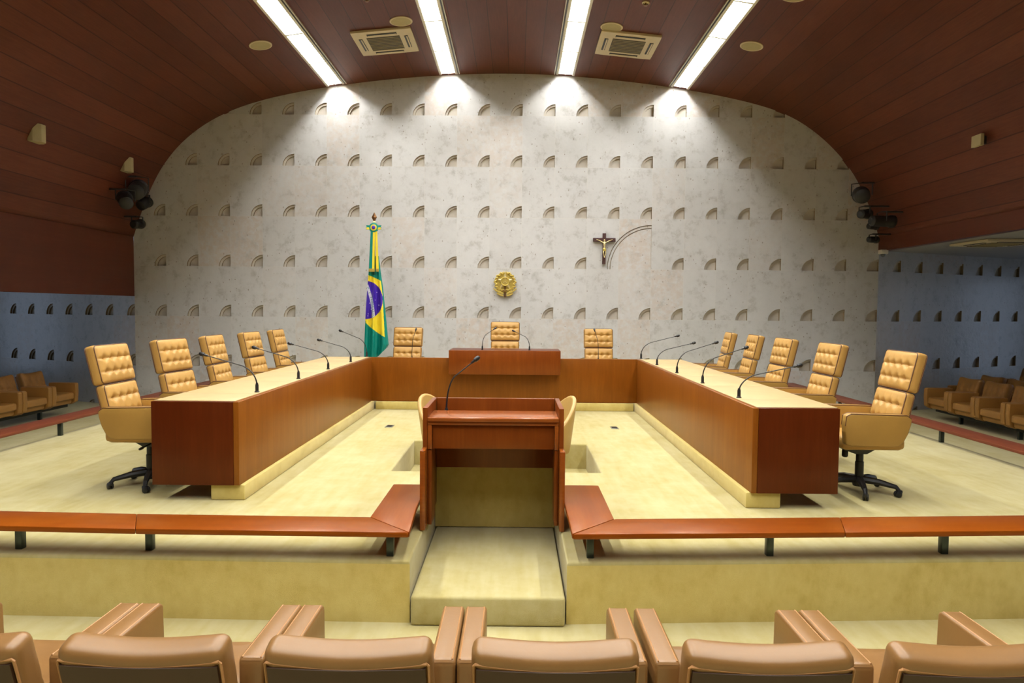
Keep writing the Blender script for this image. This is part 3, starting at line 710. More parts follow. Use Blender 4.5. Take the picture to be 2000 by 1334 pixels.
def office_chair(lift=0., base_rot=0.):
    root = empty('office_armchair')
    z = lift
    # five star base
    m = MB()
    m.lathe([(.05, .055), (.055, .075), (.05, .13), (.036, .14)], 16)
    for k in range(5):
        a = R(72*k)+base_rot; d = Vector((math.cos(a), math.sin(a), 0))
        m.tube([d*.02+Vector((0, 0, .115)), d*.16+Vector((0, 0, .108)), d*.29+Vector((0, 0, .085)), d*.315+Vector((0, 0, .055))], [.034, .028, .020, .016], 8)
    base = m.build('star_base', M['black'], root)
    for k in range(5):
        a = R(72*k)+base_rot; c = MB()
        for s in (-1, 1):
            T = Matrix.Translation((.315*math.cos(a), .315*math.sin(a), .029)) @ Matrix.Rotation(a+.9+k, 4, 'Z') @ Matrix.Translation((.012, .013*s, 0)) @ Matrix.Rotation(R(90), 4, 'X')
            c.lathe([(.022, -.010), (.028, -.006), (.028, .006), (.022, .010)], 14, T)
        c.rbox(.05, .036, .036, .012, (3, 3, 3), T=Matrix.Translation((.315*math.cos(a), .315*math.sin(a), .048)) @ Matrix.Rotation(a+.9+k, 4, 'Z'))
        c.build('caster', M['black'], base)
    m = MB(); m.lathe([(.036, .13), (.036, .27), (.031, .275), (.031, .36+z), (.04, .37+z)], 18); m.build('gas_column', M['black'], root)
    m = MB(); m.prism([(-.10, .415+z), (-.11, .385+z), (-.04, .345+z), (.06, .345+z), (.17, .385+z), (.17, .415+z)], -.055, .055, 'X', .008); mech = m.build('tilt_mechanism', M['black'], root)
    m = MB(); m.lathe([(.02, .06), (.026, .08), (.026, .13), (.018, .14)], 14, Matrix.Translation((0, .13, .45+z)) @ Matrix.Rotation(R(180), 4, 'X')); m.build('tension_knob', M['black'], mech)
    m = MB(); m.tube([(.05, .03, .375+z), (.17, .03, .366+z), (.18, .03, .365+z), (.23, .03, .362+z)], [.007, .007, .012, .010], 6); m.build('adjustment_lever', M['black'], mech)
    # seat
    m = MB(); m.rbox(.50, .54, .12, .045, (12, 12, 5), T=Matrix.Translation((0, .0, .475+z))); m.build('seat', M['leather'], root)
    # arms: padded side panels
    for s in (-1, 1):
        o = s*.285
        prof2 = [(.275, .480+z), (.285, .64+z), (.275, .725+z), (.24, .742+z), (-.23, .732+z), (-.272, .70+z), (-.266, .655+z), (-.243, .575+z), (-.205, .50+z), (-.17, .468+z), (-.12, .46+z), (.23, .465+z)]
        m = MB(); m.prism(prof2, o-.04, o+.04, 'X', .014, 3); a = m.build('armrest', M['leather_arm'], root)
        m = MB()
        for q in (-.036, .036):
            m.tube([(o+q*1.0, y, zz) for y, zz in [(.283, .64+z), (.275, .72+z), (.238, .741+z), (-.225, .731+z), (-.265, .703+z)]], .0042, 5)
        m.build('piping', M['piping'], a)
    # reclined back in two tufted cushions
    T0 = Matrix.Translation((0, -.165, .465+z)) @ Matrix.Rotation(R(13.0), 4, 'X')
    bx = [-.16, -.055, .055, .16]
    for nm, z0, h, rowz, th in (('backrest', .0, .465, (.10, .20, .34), .085), ('headrest', .468, .345, (.105, .225), .095)):
        w_ = .50 if nm == 'backrest' else .515
        but = [(x, zz-h/2) for zz in rowz for x in bx]
        T = T0 @ Matrix.Translation((0, -th/2+.015, z0+h/2))
        m = MB(); m.rbox(w_, th, h, .028, (44, 4, 34), tuft(but, w_, h, .022, .026, [zz-h/2 for zz in rowz]), T); c = m.build(nm, M['leather'], root, smooth=70)
        m = MB(); m.tube([T @ Vector(v) for v in frame_loop(w_-.012, h-.012, th/2-.006, .03)], .0045, 5, closed=True)
        m.tube([T @ Vector(v) for v in frame_loop(w_-.012, h-.012, -th/2+.006, .03)], .0045, 5, closed=True); m.build('piping', M['piping'], c)
    return root
def tree_table(root):
    t = {root.name: kids(root)}
    for c in t[root.name]: t[c.name] = kids(c)
    return t
proto = office_chair(0, R(20)); tabc = tree_table(proto)
L_lab = ['nearest to the camera on the left side of the bench', 'second from the camera along the left bench', 'in the middle of the left bench', 'fourth from the camera along the left bench', 'farthest back along the left bench']
R_lab = [s.replace('left', 'right') for s in L_lab]
first = True
def place(x, y, face, lb, group='high-backed tan office chairs around the desks'):
    global first
    o = proto if first else copy_tree(proto, None, tabc); first = False
    o.location = (x, y, 0); o.rotation_euler = (0, 0, face)
    tag(o, 'high-backed tan swivel armchair, '+lb, 'office chair', group); return o
for (x, y, a), lb in zip(((-3.27, 6.05, 0), (-3.27, 7.08, -7), (-3.28, 8.16, 2), (-3.28, 9.28, -3), (-3.30, 10.40, 1)), L_lab):
    place(x, y, R(-90+a), lb)
for (x, y, a), lb in zip(((3.06, 6.02, -1), (3.05, 7.36, 1), (3.04, 8.60, 2), (3.05, 9.75, -3), (3.02, 10.80, -6)), R_lab):
    place(x, y, R(90+a), lb)
place(-1.93, 11.78, R(177), 'behind the back desk left of the centre chair, beside the flag')
place(1.47, 11.78, R(181), 'behind the back desk right of the centre chair')
pc = office_chair(.11, R(20)); pc.location = (-.19, 11.78, 0); pc.rotation_euler = (0, 0, R(180))
tag(pc, 'tallest tan swivel armchair, raised behind the centre of the back desk', 'office chair', 'high-backed tan office chairs around the desks')
# ------------------------------------------------------------------ small tub chairs in the recess
def tub_chair():
    root = empty('tub_chair')
    m = MB(); bm = m.bm; nA, nZ = 28, 10; outer = []; inner = []
    for i in range(nA+1):
        a = R(-115+230*i/nA); top = .46+.46*math.cos(a/2*1.15)**3.0; co, ci = [], []
        for k in range(nZ+1):
            t = k/nZ; z = .34+(top-.34)*t; rr = .255+.055*t**.8 + .02*t*max(0, math.cos(a))
            co.append(bm.verts.new((rr*math.sin(a)*.98, -rr*math.cos(a), z))); ri = rr-.045
            ci.append(bm.verts.new((ri*math.sin(a)*.98, -ri*math.cos(a), z if k < nZ else z)))
        outer.append(co); inner.append(ci)
    for i in range(nA):
        for k in range(nZ):
            bm.faces.new((outer[i][k], outer[i+1][k], outer[i+1][k+1], outer[i][k+1])); bm.faces.new((inner[i][k], inner[i][k+1], inner[i+1][k+1], inner[i+1][k]))
        bm.faces.new((outer[i][nZ], outer[i+1][nZ], inner[i+1][nZ], inner[i][nZ])); bm.faces.new((outer[i][0], inner[i][0], inner[i+1][0], outer[i+1][0]))
    for i in (0, nA):
        for k in range(nZ): bm.faces.new((outer[i][k], outer[i][k+1], inner[i][k+1], inner[i][k]))
    bmesh.ops.recalc_face_normals(bm, faces=bm.faces)
    sh = m.build('shell', M['shell'], root, smooth=60)
    rim = []
    for i in range(nA+1):
        a = R(-115+230*i/nA); top = .46+.46*math.cos(a/2*1.15)**3.0; rr = .255+.055-.022+.02*max(0, math.cos(a)); rim.append((rr*math.sin(a)*.98, -rr*math.cos(a), top))
    m = MB(); m.tube(rim, .024, 10); m.build('rim', M['shell'], sh)
    m = MB(); m.rbox(.42, .44, .10, .04, (8, 8, 4), T=Matrix.Translation((0, .03, .43))); m.build('seat', M['leather'], root)
    m = MB(); m.lathe([(.22, .0), (.22, .012), (.05, .03), (.03, .05), (.03, .34), (.10, .35)], 24); m.build('pedestal', M['chrome'], root)
    return root
t1 = tub_chair(); t2 = copy_tree(t1, None, tree_table(t1))
t1.location = (-.745, 7.45, -.30); t1.rotation_euler = (0, 0, R(-118)); tag(t1, 'small olive-tan tub chair in the floor recess, showing left of the lectern', 'tub chair', 'tub chairs behind the lectern')
t2.location = (.34, 7.42, -.30); t2.rotation_euler = (0, 0, R(108)); tag(t2, 'small olive-tan tub chair in the floor recess, showing right of the lectern', 'tub chair', 'tub chairs behind the lectern')
# ------------------------------------------------------------------ linked audience armchairs
def bench_chair(mat, dark, w=.74, back_h=.44, cush=22):
    """armchair of a linked row: +y is its front; floor at z=0"""
    root = empty('linked_armchair'); a2 = w/2-.003
    for s in (-1, 1):
        x0, x1 = sorted((s*a2, s*(a2-.096)))
        p = [(.215, .24), (.23, .40), (.225, .565), (.20, .58), (-.26, .58), (-.27, .565), (-.27, .30), (-.12, .205), (.12, .185)]
        m = MB(); m.prism(p, x0, x1, 'X', .014, 3); a = m.build('armrest', mat, root)
        m = MB()
        for x in (x0+.012, x1-.012): m.tube([(x, y, z) for y, z in ((.223, .40), (.221, .558), (.198, .578), (-.26, .578))], .0035, 5)
        m.build('piping', M['piping_light'], a)
    sw = w-.205
    def sag(p):
        if p.z > 0: p = Vector((p.x, p.y, p.z+.012-.02*math.exp(-((p.x/.14)**2+(p.y/.16)**2))))
        if p.z < 0: p = Vector((p.x, p.y*.86-.01, p.z))
        return p
    m = MB(); m.rbox(sw, .49, .20, .04, (14, 14, 6), sag, Matrix.Translation((0, -.03, .305))); st = m.build('seat', mat, root)
    m = MB(); m.tube([(-sw/2+.02, .205, .385), (sw/2-.02, .205, .385)], .004, 5); m.build('piping', M['piping_light'], st)
    bw, bh, th = w-.140, back_h, .12
    def shape(p):
        q = tuft([(x, z) for z in (-.11, 0, .11) for x in (-.20, -.07, .07, .20)], bw, bh, .02, .02, (0, .11, -.11), .022)(p) if cush > 12 else p
        dz = -.018*math.cos(p.x/(bw/2)*math.pi/2)*max(0, p.z/(bh/2)); dy = -.012*math.cos(p.x/(bw/2)*math.pi/2)
        return Vector((q.x, q.y+dy, q.z+dz))
    T = Matrix.Translation((0, -.255, .32)) @ Matrix.Rotation(R(15), 4, 'X') @ Matrix.Translation((0, -th/2, bh/2))
    m = MB(); m.rbox(bw, th, bh, .042, (cush*2, 8, cush), shape, T); b = m.build('backrest', mat, root, smooth=70)
    m = MB()
    loop = [T @ Vector((x, -th/2+.004-.012*math.cos(x/(bw/2)*math.pi/2), bh/2-.045-.018*math.cos(x/(bw/2)*math.pi/2))) for x in [(-1+2*k/16)*(bw/2-.016) for k in range(17)]]
    lo2 = [T @ Vector((sx*(bw/2-.010), -th/2+.006, z)) for sx, z in ((-1, -.22), (-1, bh/2-.055))]
    lo3 = [T @ Vector((bw/2-.010, -th/2+.006, z)) for z in (bh/2-.055, -.22)]
    m.tube(lo2+loop+lo3, .0055, 6); m.build('rear_piping', M['piping_light'], b)
    m = MB(); m.rbox(bw-.034, .02, bh-.085, .006, (10, 2, 8), lambda p: Vector((p.x, p.y-.012*math.cos(p.x/(bw/2)*math.pi/2), p.z)), T @ Matrix.Translation((0, -th/2+.003, -.018))); m.build('rear_panel', dark, b)
    return root
def seat_row(proto_, tab_, spots, group):
    for (x, y, z, a, lb) in spots:
        o = copy_tree(proto_, None, tab_); o.location = (x, y, z); o.rotation_euler = (0, 0, a); tag(o, lb, 'armchair', group)
W = .735
bc = bench_chair(M['leather_seat'], M['leather_shade'], W); tabb = tree_table(bc)
fx = [-1.32-W*.5-.0, 0, 0]
FY = 2.80; FZ = -.315
cx = [-2.045, -1.316, -.585, .149, .905, 1.64]
fl = ['foreground row, cut by the bottom left corner', 'foreground row, second from the left edge', 'foreground row, just left of the centre step', 'foreground row, right in front of the centre step', 'foreground row, just right of the centre step', 'foreground row, at the bottom right corner']
fo = [(x, FY, FZ, R(0), 'tan armchair seen from behind, '+l) for x, l in zip(cx, fl)]
x, y, z, a, lb = fo[0]; bc.location = (x, y, z); bc.rotation_euler = (0, 0, a); tag(bc, lb, 'armchair', 'foreground row of audience armchairs')
seat_row(bc, tabb, fo[1:], 'foreground row of audience armchairs')
def beam(name, lb, x, y, z, rz, L, posts, group=None):
    root = empty(name, (x, y, z), rz, lb, 'seat support', group)
    m = MB(); m.box(-L/2, L/2, -.05, .03, .13, .18, .004); m.build('beam', M['black_metal'], root)
    for px in posts:
        m = MB(); m.box(px-.022, px+.022, -.04, .02, 0, .13, .003); m.build('post', M['steel'], root, smooth=0)
    return root
beam('seat_beam', 'dark steel beam carrying the foreground row of armchairs', -.16, FY, FZ, 0, 4.4, (-2.0, -.67, .67, 2.0))
# wing rows (older, darker leather)
wc = bench_chair(M['leather_old'], M['leather_shade'], .705, .51, cush=16); tabw = tree_table(wc)
used = [False]
def wing(x, y, z, a, lb, group):
    if used[0]: o = copy_tree(wc, None, tabw)
    else: o = wc; used[0] = True
    o.location = (x, y, z); o.rotation_euler = (0, 0, a); tag(o, 'worn brown armchair, '+lb.replace('side seating, ', ''), 'armchair', group)
GR = 'right side rows of audience armchairs'; GL = 'left side row of audience armchairs'
rn = ['front row end seat nearest the stone wall', 'front row second from the stone wall', 'front row third from the stone wall', 'fourth seat of the front row, cut by the right edge']
for k in range(4): wing(7.92, 12.50-.716*k, ZP, R(90), 'right side seating, '+rn[k], GR)
for k, l in enumerate(('second row, end seat nearest the stone wall', 'second row, next seat from the stone wall', 'second row, seat cut by the right edge')): wing(8.64, 12.95-.716*k, ZP, R(90), 'right side seating, '+l, GR)
wing(9.42, 12.95, -.26, R(90), 'right side seating, back row behind the others', GR)
ln = ['end seat nearest the stone wall', 'second seat, mostly cut by the left edge', 'third seat, out past the left edge']
for k in range(3): wing(-8.27, 12.12-.716*k, ZP, R(-90), 'left side seating, '+ln[k], GL)
beam('seat_beam', 'dark steel beam and posts under the front row of right side armchairs', 7.95, 11.43, ZP, R(90), 2.8, (-1.07+.36, .36+.36))
beam('seat_beam', 'dark steel beam and posts under the second row of right side armchairs', 8.64, 12.28, ZP, R(90), 2.1, (-.7, .7))
beam('seat_beam', 'dark steel beam and posts under the left side armchairs', -8.27, 11.4, ZP, R(-90), 2.1, (-.36, .9))
# ------------------------------------------------------------------ gooseneck microphones
def mic(base, tip, lb, k=1.0, rise=.62, side=0.0):
    base = Vector(base); tip = Vector(tip); d = tip-base
    root = empty('gooseneck_microphone', base, 0, lb, 'microphone', 'gooseneck microphones on the desks')
    m = MB(); m.lathe([(.019*k, 0), (.019*k, .008), (.013*k, .012), (.013*k, .055*k), (.008*k, .075*k)], 14); m.build('base', M['black'], root)
    hz = Vector((d.x, d.y, 0)); elbow = Vector((0, 0, d.z*rise)) + hz*.06
    pts = bez((0, 0, .05*k), (0, 0, d.z*rise*.55), elbow*.92+Vector((0, 0, .0)), elbow+(d-elbow)*.22, 12)[:-1] + [elbow+(d-elbow)*(.22+.78*i/5) for i in range(6)]
    n = len(pts); m = MB(); m.tube(pts, [(.0062-.0026*i/n)*k for i in range(n)], 8); m.build('gooseneck', M['black'], root)
    dr = (d-elbow).normalized(); Tq = Matrix.Translation(d) @ dr.to_track_quat('Z', 'Y').to_matrix().to_4x4()
    m = MB(); m.lathe([(.004*k, -.05*k), (.009*k, -.04*k), (.010*k, -.02*k), (.016*k, -.014*k), (.017*k, .012*k), (.010*k, .024*k), (0, .027*k)], 14, Tq); m.build('capsule', M['black'], root)
mics = [((502, 771), (395, 692), 'on the left bench, nearest the camera'), ((583, 745), (497, 679), 'on the left bench, second from the camera'), ((641, 726), (566, 671), 'on the left bench, third from the camera'), ((685, 711), (623, 664), 'on the left bench, fourth from the camera'), ((716, 699), (665, 646), 'on the left bench at the back corner beside the flag'),
        ((1443, 783), (1561, 714), 'on the right bench, nearest the camera'), ((1372, 753), (1457, 679), 'on the right bench, second from the camera'), ((1322, 732), (1399, 669), 'on the right bench, third from the camera'), ((1283, 716), (1355, 670), 'on the right bench, fourth from the camera'), ((1252, 703.5), (1324, 656), 'on the right bench at the back corner')]
for i, (b, t, l) in enumerate(mics):
    pb = at_z(b[0], b[1], DT+.004); pb.y = min(pb.y, 10.9); 
    xin = -2.262 if b[0] < 1000 else 1.905
    s = 1 if xin > 0 else -1
    # the base stands just inside the front edge of the bench
    r = ray(b[0], b[1]); xb = xin+s*.085; yb = xb*r.y/r.x; pb = Vector((xb, min(yb, 11.0), DT+.004))
    mic(pb, at_y(t[0], t[1], pb.y), 'black gooseneck microphone '+l, 1.15)
for b, t, z, l in (((804.6, 698), (812.5, 643), DT-.055, 'in front of the left chair of the back desk'), ((1168.5, 701), (1161, 644), DT-.055, 'in front of the right chair of the back desk'), ((942, 684), (967.6, 641), .955, 'left one on the raised centre of the back desk'), ((1034, 685), (1002.6, 646), .955, 'right one on the raised centre of the back desk')):
    yb = 10.82 if z < .9 else 10.62; pb = at_y(b[0], b[1], yb); pb.z = z; mic(pb, at_y(t[0], t[1], yb+.08), 'slim black gooseneck microphone, '+l, .9)
pb = Vector((at_y(872, 802, 5.42).x, 5.42, .72)); mic(pb, at_y(931, 701, 5.44), 'tall black gooseneck microphone rising from the lectern', 1.15, .62)
# ------------------------------------------------------------------ flag
FYY = 12.75
def FP(px, py, dy=0.): return at_y(px, py, FYY+dy)
c0 = FP(731, 440); fp = empty('flag_on_pole', (c0.x, FYY, 0), 0, 'Brazilian flag hanging in folds on a spear-tipped pole left of the back desk', 'flag')
cxp = c0.x
m = MB(); m.tube([(0, 0, .05), (0, 0, 3.12)], .016, 12); m.build('pole', M['bronze'], fp)
m = MB(); m.lathe([(.20, 0), (.20, .03), (.06, .06), (.03, .12), (.02, .14)], 28); m.build('stand', M['bronze'], fp)
zt = FP(732, 415).z; zb = FP(732, 432).z
m = MB(); m.lathe([(.004, zt), (.026, zt-.045), (.050, (zt*.45+zb*.55)), (.020, zb+.012), (.022, zb)], 4, Matrix.Scale(.35, 4, (0, 1, 0))); sp_ = m.build('spear_tip', M['bronze'], fp, smooth=0)
m = MB(); m.lathe([(.012, zb-.07), (.03, zb-.045), (.034, zb-.02), (.02, zb+.002)], 16); m.build('knob', M['gold_pale'], sp_)
# draped cloth: outline columns taken down the folds
def lerp_tab(t, tab_):
    for (a, va), (b, vb) in zip(tab_, tab_[1:]):
        if t <= b: return va+(vb-va)*(t-a)/(b-a)
    return tab_[-1][1]
LEFT = [(455, 724.5), (500, 722), (530, 720), (560, 717.5), (600, 715), (640, 713), (680, 711.5), (702, 711.5)]
RIGHT = [(455, 738), (500, 740), (530, 743.5), (560, 748), (600, 752), (640, 756), (675, 759.5), (702, 757)]
def pip(x, y, poly):
    c = False; n = len(poly)
    for i in range(n):
        x1, y1 = poly[i]; x2, y2 = poly[i-1]
        if (y1 > y) != (y2 > y) and x < (x2-x1)*(y-y1)/(y2-y1)+x1: c = not c
    return c
YEL = [(719, 537), (724, 539), (735, 544), (744, 549), (747, 575), (749, 610), (751.5, 658.5), (745, 655), (735, 648), (724, 640), (714, 630), (713, 600), (718, 560)]
def in_blue(x, y):
    return ((x-716)/31.5)**2+((y-586)/37)**2 < 1 and x < 747.5 and y < 623 and y > 549
def band(x, y):      # the white ribbon crossing the disc
    bx = 717+12*math.sin(min(1, max(0, (y-557)/60))*math.pi/2)
    return abs(x-bx) < 2.8 and 556 < y < 622
bm = bmesh.new(); nu, nv = 96, 300; grid = []
for j in range(nv+1):
    py = 500+ (702-500)*j/nv; row = []
    for i in range(nu+1):
        u = i/nu; px = lerp_tab(py, LEFT)*(1-u)+lerp_tab(py, RIGHT)*u
        if py > 672: # slanting hem on the right
            lim = 702-max(0, (u-.45))*44; py2 = 672+(py-672)*(lim-672)/30
        else: py2 = py
        amp = .018+.03*j/nv
        dy = -.05+amp*math.sin(u*15+1.2+py*.006)+.4*amp*math.sin(u*31+py*.02)
        p = at_y(px, py2, FYY+dy); row.append((bm.verts.new((p.x-cxp, dy, p.z)), px, py2))
    grid.append(row)
for j in range(nv):
    for i in range(nu):
        f = bm.faces.new((grid[j][i][0], grid[j+1][i][0], grid[j+1][i+1][0], grid[j][i+1][0])); f.smooth = True
        x = (grid[j][i][1]+grid[j][i+1][1])/2; y_ = (grid[j][i][2]+grid[j+1][i][2])/2
        mi = 0
        if pip(x, y_, YEL): mi = 1
        if in_blue(x, y_) and mi in (0, 1): mi = 2
        if mi == 2 and band(x, y_): mi = 3
        if y_ < 537 and x > 728 and x < 733: mi = 4
        f.material_index = mi
me = bpy.data.meshes.new('flag_cloth'); bm.to_mesh(me); bm.free()
for k in ('fgreen', 'fyellow', 'fblue', 'fwhite', 'fdark'): me.materials.append(M[k])
cloth = bpy.data.objects.new('flag_cloth', me); C.objects.link(cloth); cloth.parent = fp
sm = cloth.modifiers.new('thick', 'SOLIDIFY'); sm.thickness = .004
# stars
m = MB()
for px, py in ((727, 583), (733, 586), (722, 592), (719, 613), (718.5, 617), (725, 604), (740, 596), (736, 571)):
    p = at_y(px, py, FYY-.105); q = [(p.x-cxp+.010*(1 if k % 2 == 0 else .45)*math.sin(k*math.pi/5), p.z+.010*(1 if k % 2 == 0 else .45)*math.cos(k*math.pi/5)) for k in range(10)]
    m = MB(); m.prism(q, -.108, -.104, 'Y'); m.build('star', M['fwhite'], cloth, smooth=0)
# lettering on the band
def text_mesh(txt, size):
    cu = bpy.data.curves.new('letters', 'FONT'); cu.body = txt; cu.size = size; cu.extrude = .001; cu.align_x = 'CENTER'; cu.align_y = 'CENTER'
    o = bpy.data.objects.new('letters', cu); C.objects.link(o)
    me_ = bpy.data.meshes.new_from_object(o.evaluated_get(bpy.context.evaluated_depsgraph_get())); bpy.data.objects.remove(o); bpy.data.curves.remove(cu); return me_
bm = bmesh.new()
TX = 'M E PROGRESSO'
for k, ch in enumerate(TX):
    if ch == ' ': continue
    y_ = 563+(55)*k/(len(TX)-1); t = min(1, max(0, (y_-557)/60))*math.pi/2; bx_ = 717+12*math.sin(t)
    ang = math.atan2(12*math.cos(t)*math.pi/2/60, 1)
    p = at_y(bx_, y_, FYY-.118); me_ = text_mesh(ch, .052)
    Tm = Matrix.Translation((p.x-cxp, -.118, p.z)) @ Matrix.Rotation(R(-90)+ang, 4, 'Y') @ Matrix.Rotation(R(90), 4, 'X')
    Tm = Matrix.Translation((p.x-cxp, -.118, p.z)) @ Matrix.Rotation(R(90)-ang, 4, 'Y') @ Matrix.Rotation(R(90), 4, 'X')
    me_.transform(Tm); bm.from_mesh(me_); bpy.data.meshes.remove(me_)
me = bpy.data.meshes.new('lettering'); bm.to_mesh(me); bm.free(); me.materials.append(M['fgreen'])
lt = bpy.data.objects.new('lettering', me); C.objects.link(lt); lt.parent = cloth
# rosette and ribbons
rc = FP(730, 444.5, -.10); zc_ = rc.z
ros = MB()
Tr = Matrix.Translation((rc.x-cxp, -.10, zc_)) @ Matrix.Rotation(R(90), 4, 'X')
prof_r = [(.085, -.012), (.092, 0), (.085, .014), (.06, .020), (.058, .012)]
ros.lathe(prof_r, 28, Tr); rosette = ros.build('rosette', M['fgreen'], fp)
m = MB(); m.lathe([(.058, .010), (.056, .022), (.036, .026), (.034, .016)], 24, Tr); m.build('rosette_ring', M['fyellow'], rosette)
m = MB(); m.lathe([(.034, .016), (.033, .03), (.02, .036), (0, .037)], 20, Tr); m.build('rosette_centre', M['fblue'], rosette)
for s in (-1, 1):
    m = MB(); x0 = rc.x-cxp
    for dz, mi in ((.015, 0), (-.022, 1)):
        m.mi = mi; m.prism([(x0+s*.05, zc_+dz-.02), (x0+s*.148, zc_+dz-.015), (x0+s*.13, zc_+dz+.008), (x0+s*.145, zc_+dz+.030), (x0+s*.05, zc_+dz+.022)], -.105-.01*mi, -.095-.01*mi, 'Y', .003)
    m.build('bow_loop', [M['fgreen'], M['fyellow']], rosette, smooth=0)
for (xa, xb, ya, yb2, mat) in ((724.0, 728.5, 720.5, 727.0, 'fgreen'), (728.5, 732.5, 727.0, 731.5, 'fyellow'), (733, 737, 734.5, 740.0, 'fyellow')):
    m = MB(); a = FP(xa, 452, -.1); b = FP(xb, 452, -.1); c = FP(yb2, 525, -.1); d = FP(ya, 525, -.1)
    m.prism([(v.x-cxp, v.z) for v in (a, b, c, d)], -.112, -.104, 'Y', .002); rb = m.build('ribbon', M[mat], fp, smooth=0)
    m = MB(); e0 = FP(ya-.3, 525, -.1); e1 = FP(yb2+.3, 525, -.1); n = 9
    for k in range(n):
        x = e0.x+(e1.x-e0.x)*(k+.5)/n-cxp; m.tube([(x, -.11, e0.z+.004), (x+random.uniform(-.003, .003), -.113, e0.z-.055)], .0034, 5)
    m.build('gold_fringe', M['gold'], rb)
# ------------------------------------------------------------------ crucifix
p = at_y(1180, 486, YW-.045); S_ = YW/1333*1.0
def CP(px, py): q = at_y(px, py, YW-.045); return q.x-p.x, q.z-p.z
cr = empty('crucifix', (p.x, YW-.045, p.z), 0, 'dark wooden crucifix with gold figure on the stone wall inside the large carved arch', 'crucifix')
m = MB(); m.prism([(-.032, .30), (.032, .30), (.032, .208), (.218, .208), (.218, .138), (.032, .138), (.030, -.298), (-.034, -.298), (-.032, .138), (-.218, .138), (-.218, .208), (-.032, .208)], -.018, .027, 'Y', .004); m.build('cross', M['cross'], cr, smooth=0)
def skin(name, verts, edges, radii, mat, parent, root=0, sub=2):
    me = bpy.data.meshes.new(name); me.from_pydata(verts, edges, []); me.materials.append(mat); o = bpy.data.objects.new(name, me); C.objects.link(o); o.parent = parent
    md = o.modifiers.new('skin', 'SKIN'); md.use_smooth_shade = True
    for i, r in enumerate(radii):
        sv = me.skin_vertices[0].data[i]; sv.radius = (r, r) if not isinstance(r, tuple) else r; sv.use_root = (i == root)
    sb = o.modifiers.new('sub', 'SUBSURF'); sb.levels = sub; sb.render_levels = sub; return o
Yf = -.045
V = [(0, Yf, -.01), (.003, Yf-.004, .03), (0, Yf-.008, .075), (0, Yf-.006, .115), (0, Yf-.006, .135), (-.004, Yf-.014, .158), (-.006, Yf-.012, .180),
     (-.030, Yf-.002, .118), (-.085, Yf, .150), (-.142, Yf+.004, .172), (-.158, Yf+.006, .178),
     (.030, Yf-.002, .118), (.085, Yf, .150), (.142, Yf+.004, .172), (.158, Yf+.006, .178),
     (-.016, Yf, -.03), (-.020, Yf-.018, -.085), (-.006, Yf+.002, -.15), (-.004, Yf-.010, -.172),
     (.016, Yf, -.03), (.022, Yf-.018, -.085), (.006, Yf, -.15), (.004, Yf-.012, -.176)]
E = [(0, 1), (1, 2), (2, 3), (3, 4), (4, 5), (5, 6), (3, 7), (7, 8), (8, 9), (9, 10), (3, 11), (11, 12), (12, 13), (13, 14), (0, 15), (15, 16), (16, 17), (17, 18), (0, 19), (19, 20), (20, 21), (21, 22)]
Rd = [.020, .018, .024, .020, .009, .016, .012, .010, .0075, .006, .005, .010, .0075, .006, .005, .014, .011, .007, .006, .014, .011, .007, .006]
fig = skin('gold_figure', V, E, Rd, M['gold_pale'], cr)
m = MB(); m.lathe([(.030, -.035), (.034, -.015), (.029, .012), (.024, .018)], 16, Matrix.Translation((0, Yf-.002, -.012)) @ Matrix.Scale(.85, 4, (0, 1, 0))); m.tube([(-.03, Yf-.02, .004), (.0, Yf-.038, -.018), (.026, Yf-.034, -.05)], .008, 6); m.build('loincloth', M['gold'], fig)
# ------------------------------------------------------------------ gold coat of arms
p = at_y(986.5, 552, YW-.02)
ca = empty('coat_of_arms', (p.x, YW-.02, p.z), 0, 'gold coat of arms with star and wreath on the stone wall above the centre chair', 'coat of arms')
def starpoly(r, ri, n=5, rot=0): return [((r if k % 2 == 0 else ri)*math.sin(rot+k*math.pi/n), (r if k % 2 == 0 else ri)*math.cos(rot+k*math.pi/n)) for k in range(2*n)]
m = MB(); m.prism(starpoly(.215, .19, 20), -.01, .02, 'Y', .003); m.build('rayed_disc', M['gold'], ca, smooth=0)
for s in (-1, 1):
    m = MB()
    for k in range(15):
        a = R(12+k*10.2); rr = .19+.008*math.sin(k*2); c = Vector((s*rr*math.sin(a), -.028-.006*(k % 2), rr*math.cos(a)))
        T = Matrix.Translation(c) @ Matrix.Rotation(s*(a+R(38 if k % 2 else -32)), 4, 'Y')
        m.rbox(.032, .022, .066, .010, (3, 3, 4), lambda q: Vector((q.x*(1-.6*abs(q.z)/.033), q.y, q.z)), T)
    m.build('laurel_branch', M['gold'], ca, smooth=50)
m = MB()
P5 = starpoly(.172, .072); cv = m.bm.verts.new((0, -.062, 0)); vs = [m.bm.verts.new((x, -.022, z+.015)) for x, z in P5]
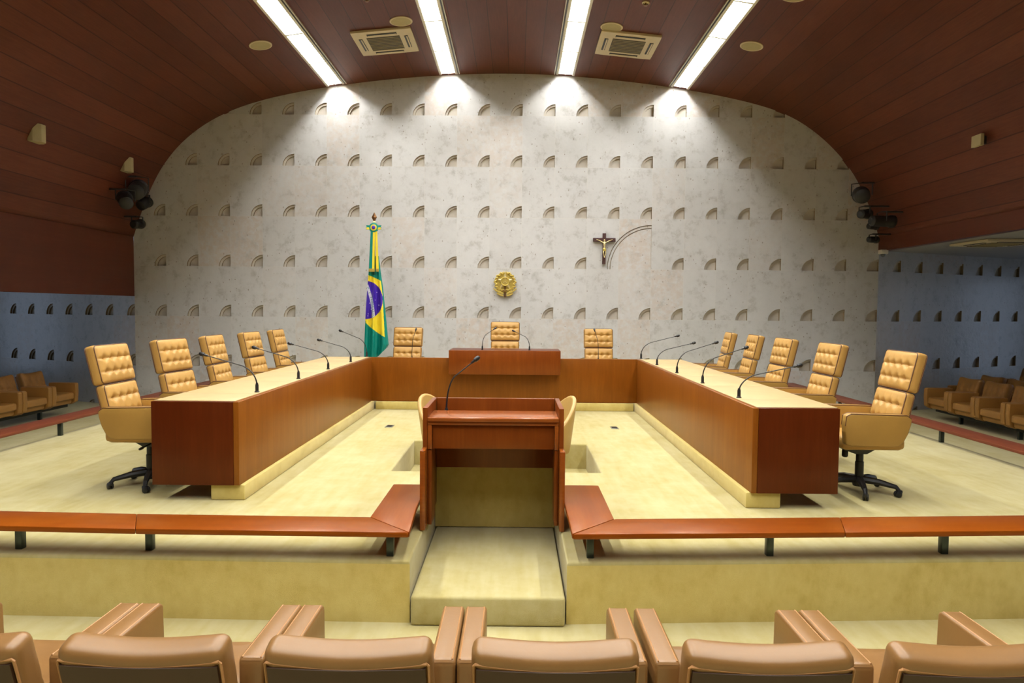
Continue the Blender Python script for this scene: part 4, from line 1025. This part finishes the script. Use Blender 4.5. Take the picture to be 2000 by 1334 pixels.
cv.co = Vector((0, -.065, .015))
for k in range(10): m.bm.faces.new((vs[k], vs[(k+1) % 10], cv))
bmesh.ops.recalc_face_normals(m.bm, faces=m.bm.faces); m.prism([(x*.98, z*.98+.015) for x, z in P5], -.024, .0, 'Y'); star = m.build('five_pointed_star', M['gold_pale'], ca, smooth=0)
m = MB(); Tc = Matrix.Translation((0, -.055, .02)) @ Matrix.Rotation(R(90), 4, 'X'); m.lathe([(.086, -.02), (.088, .008), (.080, .016), (.070, .012), (.068, .006), (0, .006)], 36, Tc); 
for k in range(14): m.rbox(.011, .012, .011, .004, (2, 2, 2), T=Matrix.Translation((.078*math.cos(k*2*math.pi/14), -.073, .02+.078*math.sin(k*2*math.pi/14))))
disc = m.build('centre_disc', M['gold'], ca)
for x, z in ((0, .035), (-.028, -.02), (.025, -.025), (0, -.005), (.0, .062)):
    m = MB(); m.prism([(x+a, z+.02+b) for a, b in starpoly(.015, .006)], -.072, -.060, 'Y'); m.build('small_star', M['gold_pale'], disc, smooth=0)
m = MB(); m.rbox(.03, .02, .30, .008, (3, 2, 4), T=Matrix.Translation((0, -.035, -.12))); m.rbox(.10, .024, .022, .008, (4, 2, 2), T=Matrix.Translation((0, -.045, -.155))); m.lathe([(.0, -.02), (.017, -.01), (.017, .01), (0, .02)], 12, Matrix.Translation((0, -.04, -.275))); m.build('sword', M['bronze'], ca)
m = MB()
for s in (-1, 1):
    pts = [(s*.03, -.235), (s*.12, -.205), (s*.19, -.165), (s*.232, -.12), (s*.215, -.105), (s*.175, -.140), (s*.11, -.172), (s*.03, -.195)]
    m.prism(pts, -.055, -.03, 'Y', .004); m.prism([(s*.03, -.27), (s*.08, -.262), (s*.16, -.222), (s*.15, -.195), (s*.075, -.232), (s*.03, -.24)], -.048, -.025, 'Y', .004)
m.prism([(-.05, -.175), (.05, -.175), (.14, -.11), (.08, -.12), (0, -.145), (-.08, -.12), (-.14, -.11)], -.05, -.02, 'Y', .004)
m.build('ribbon', M['gold'], ca, smooth=0)
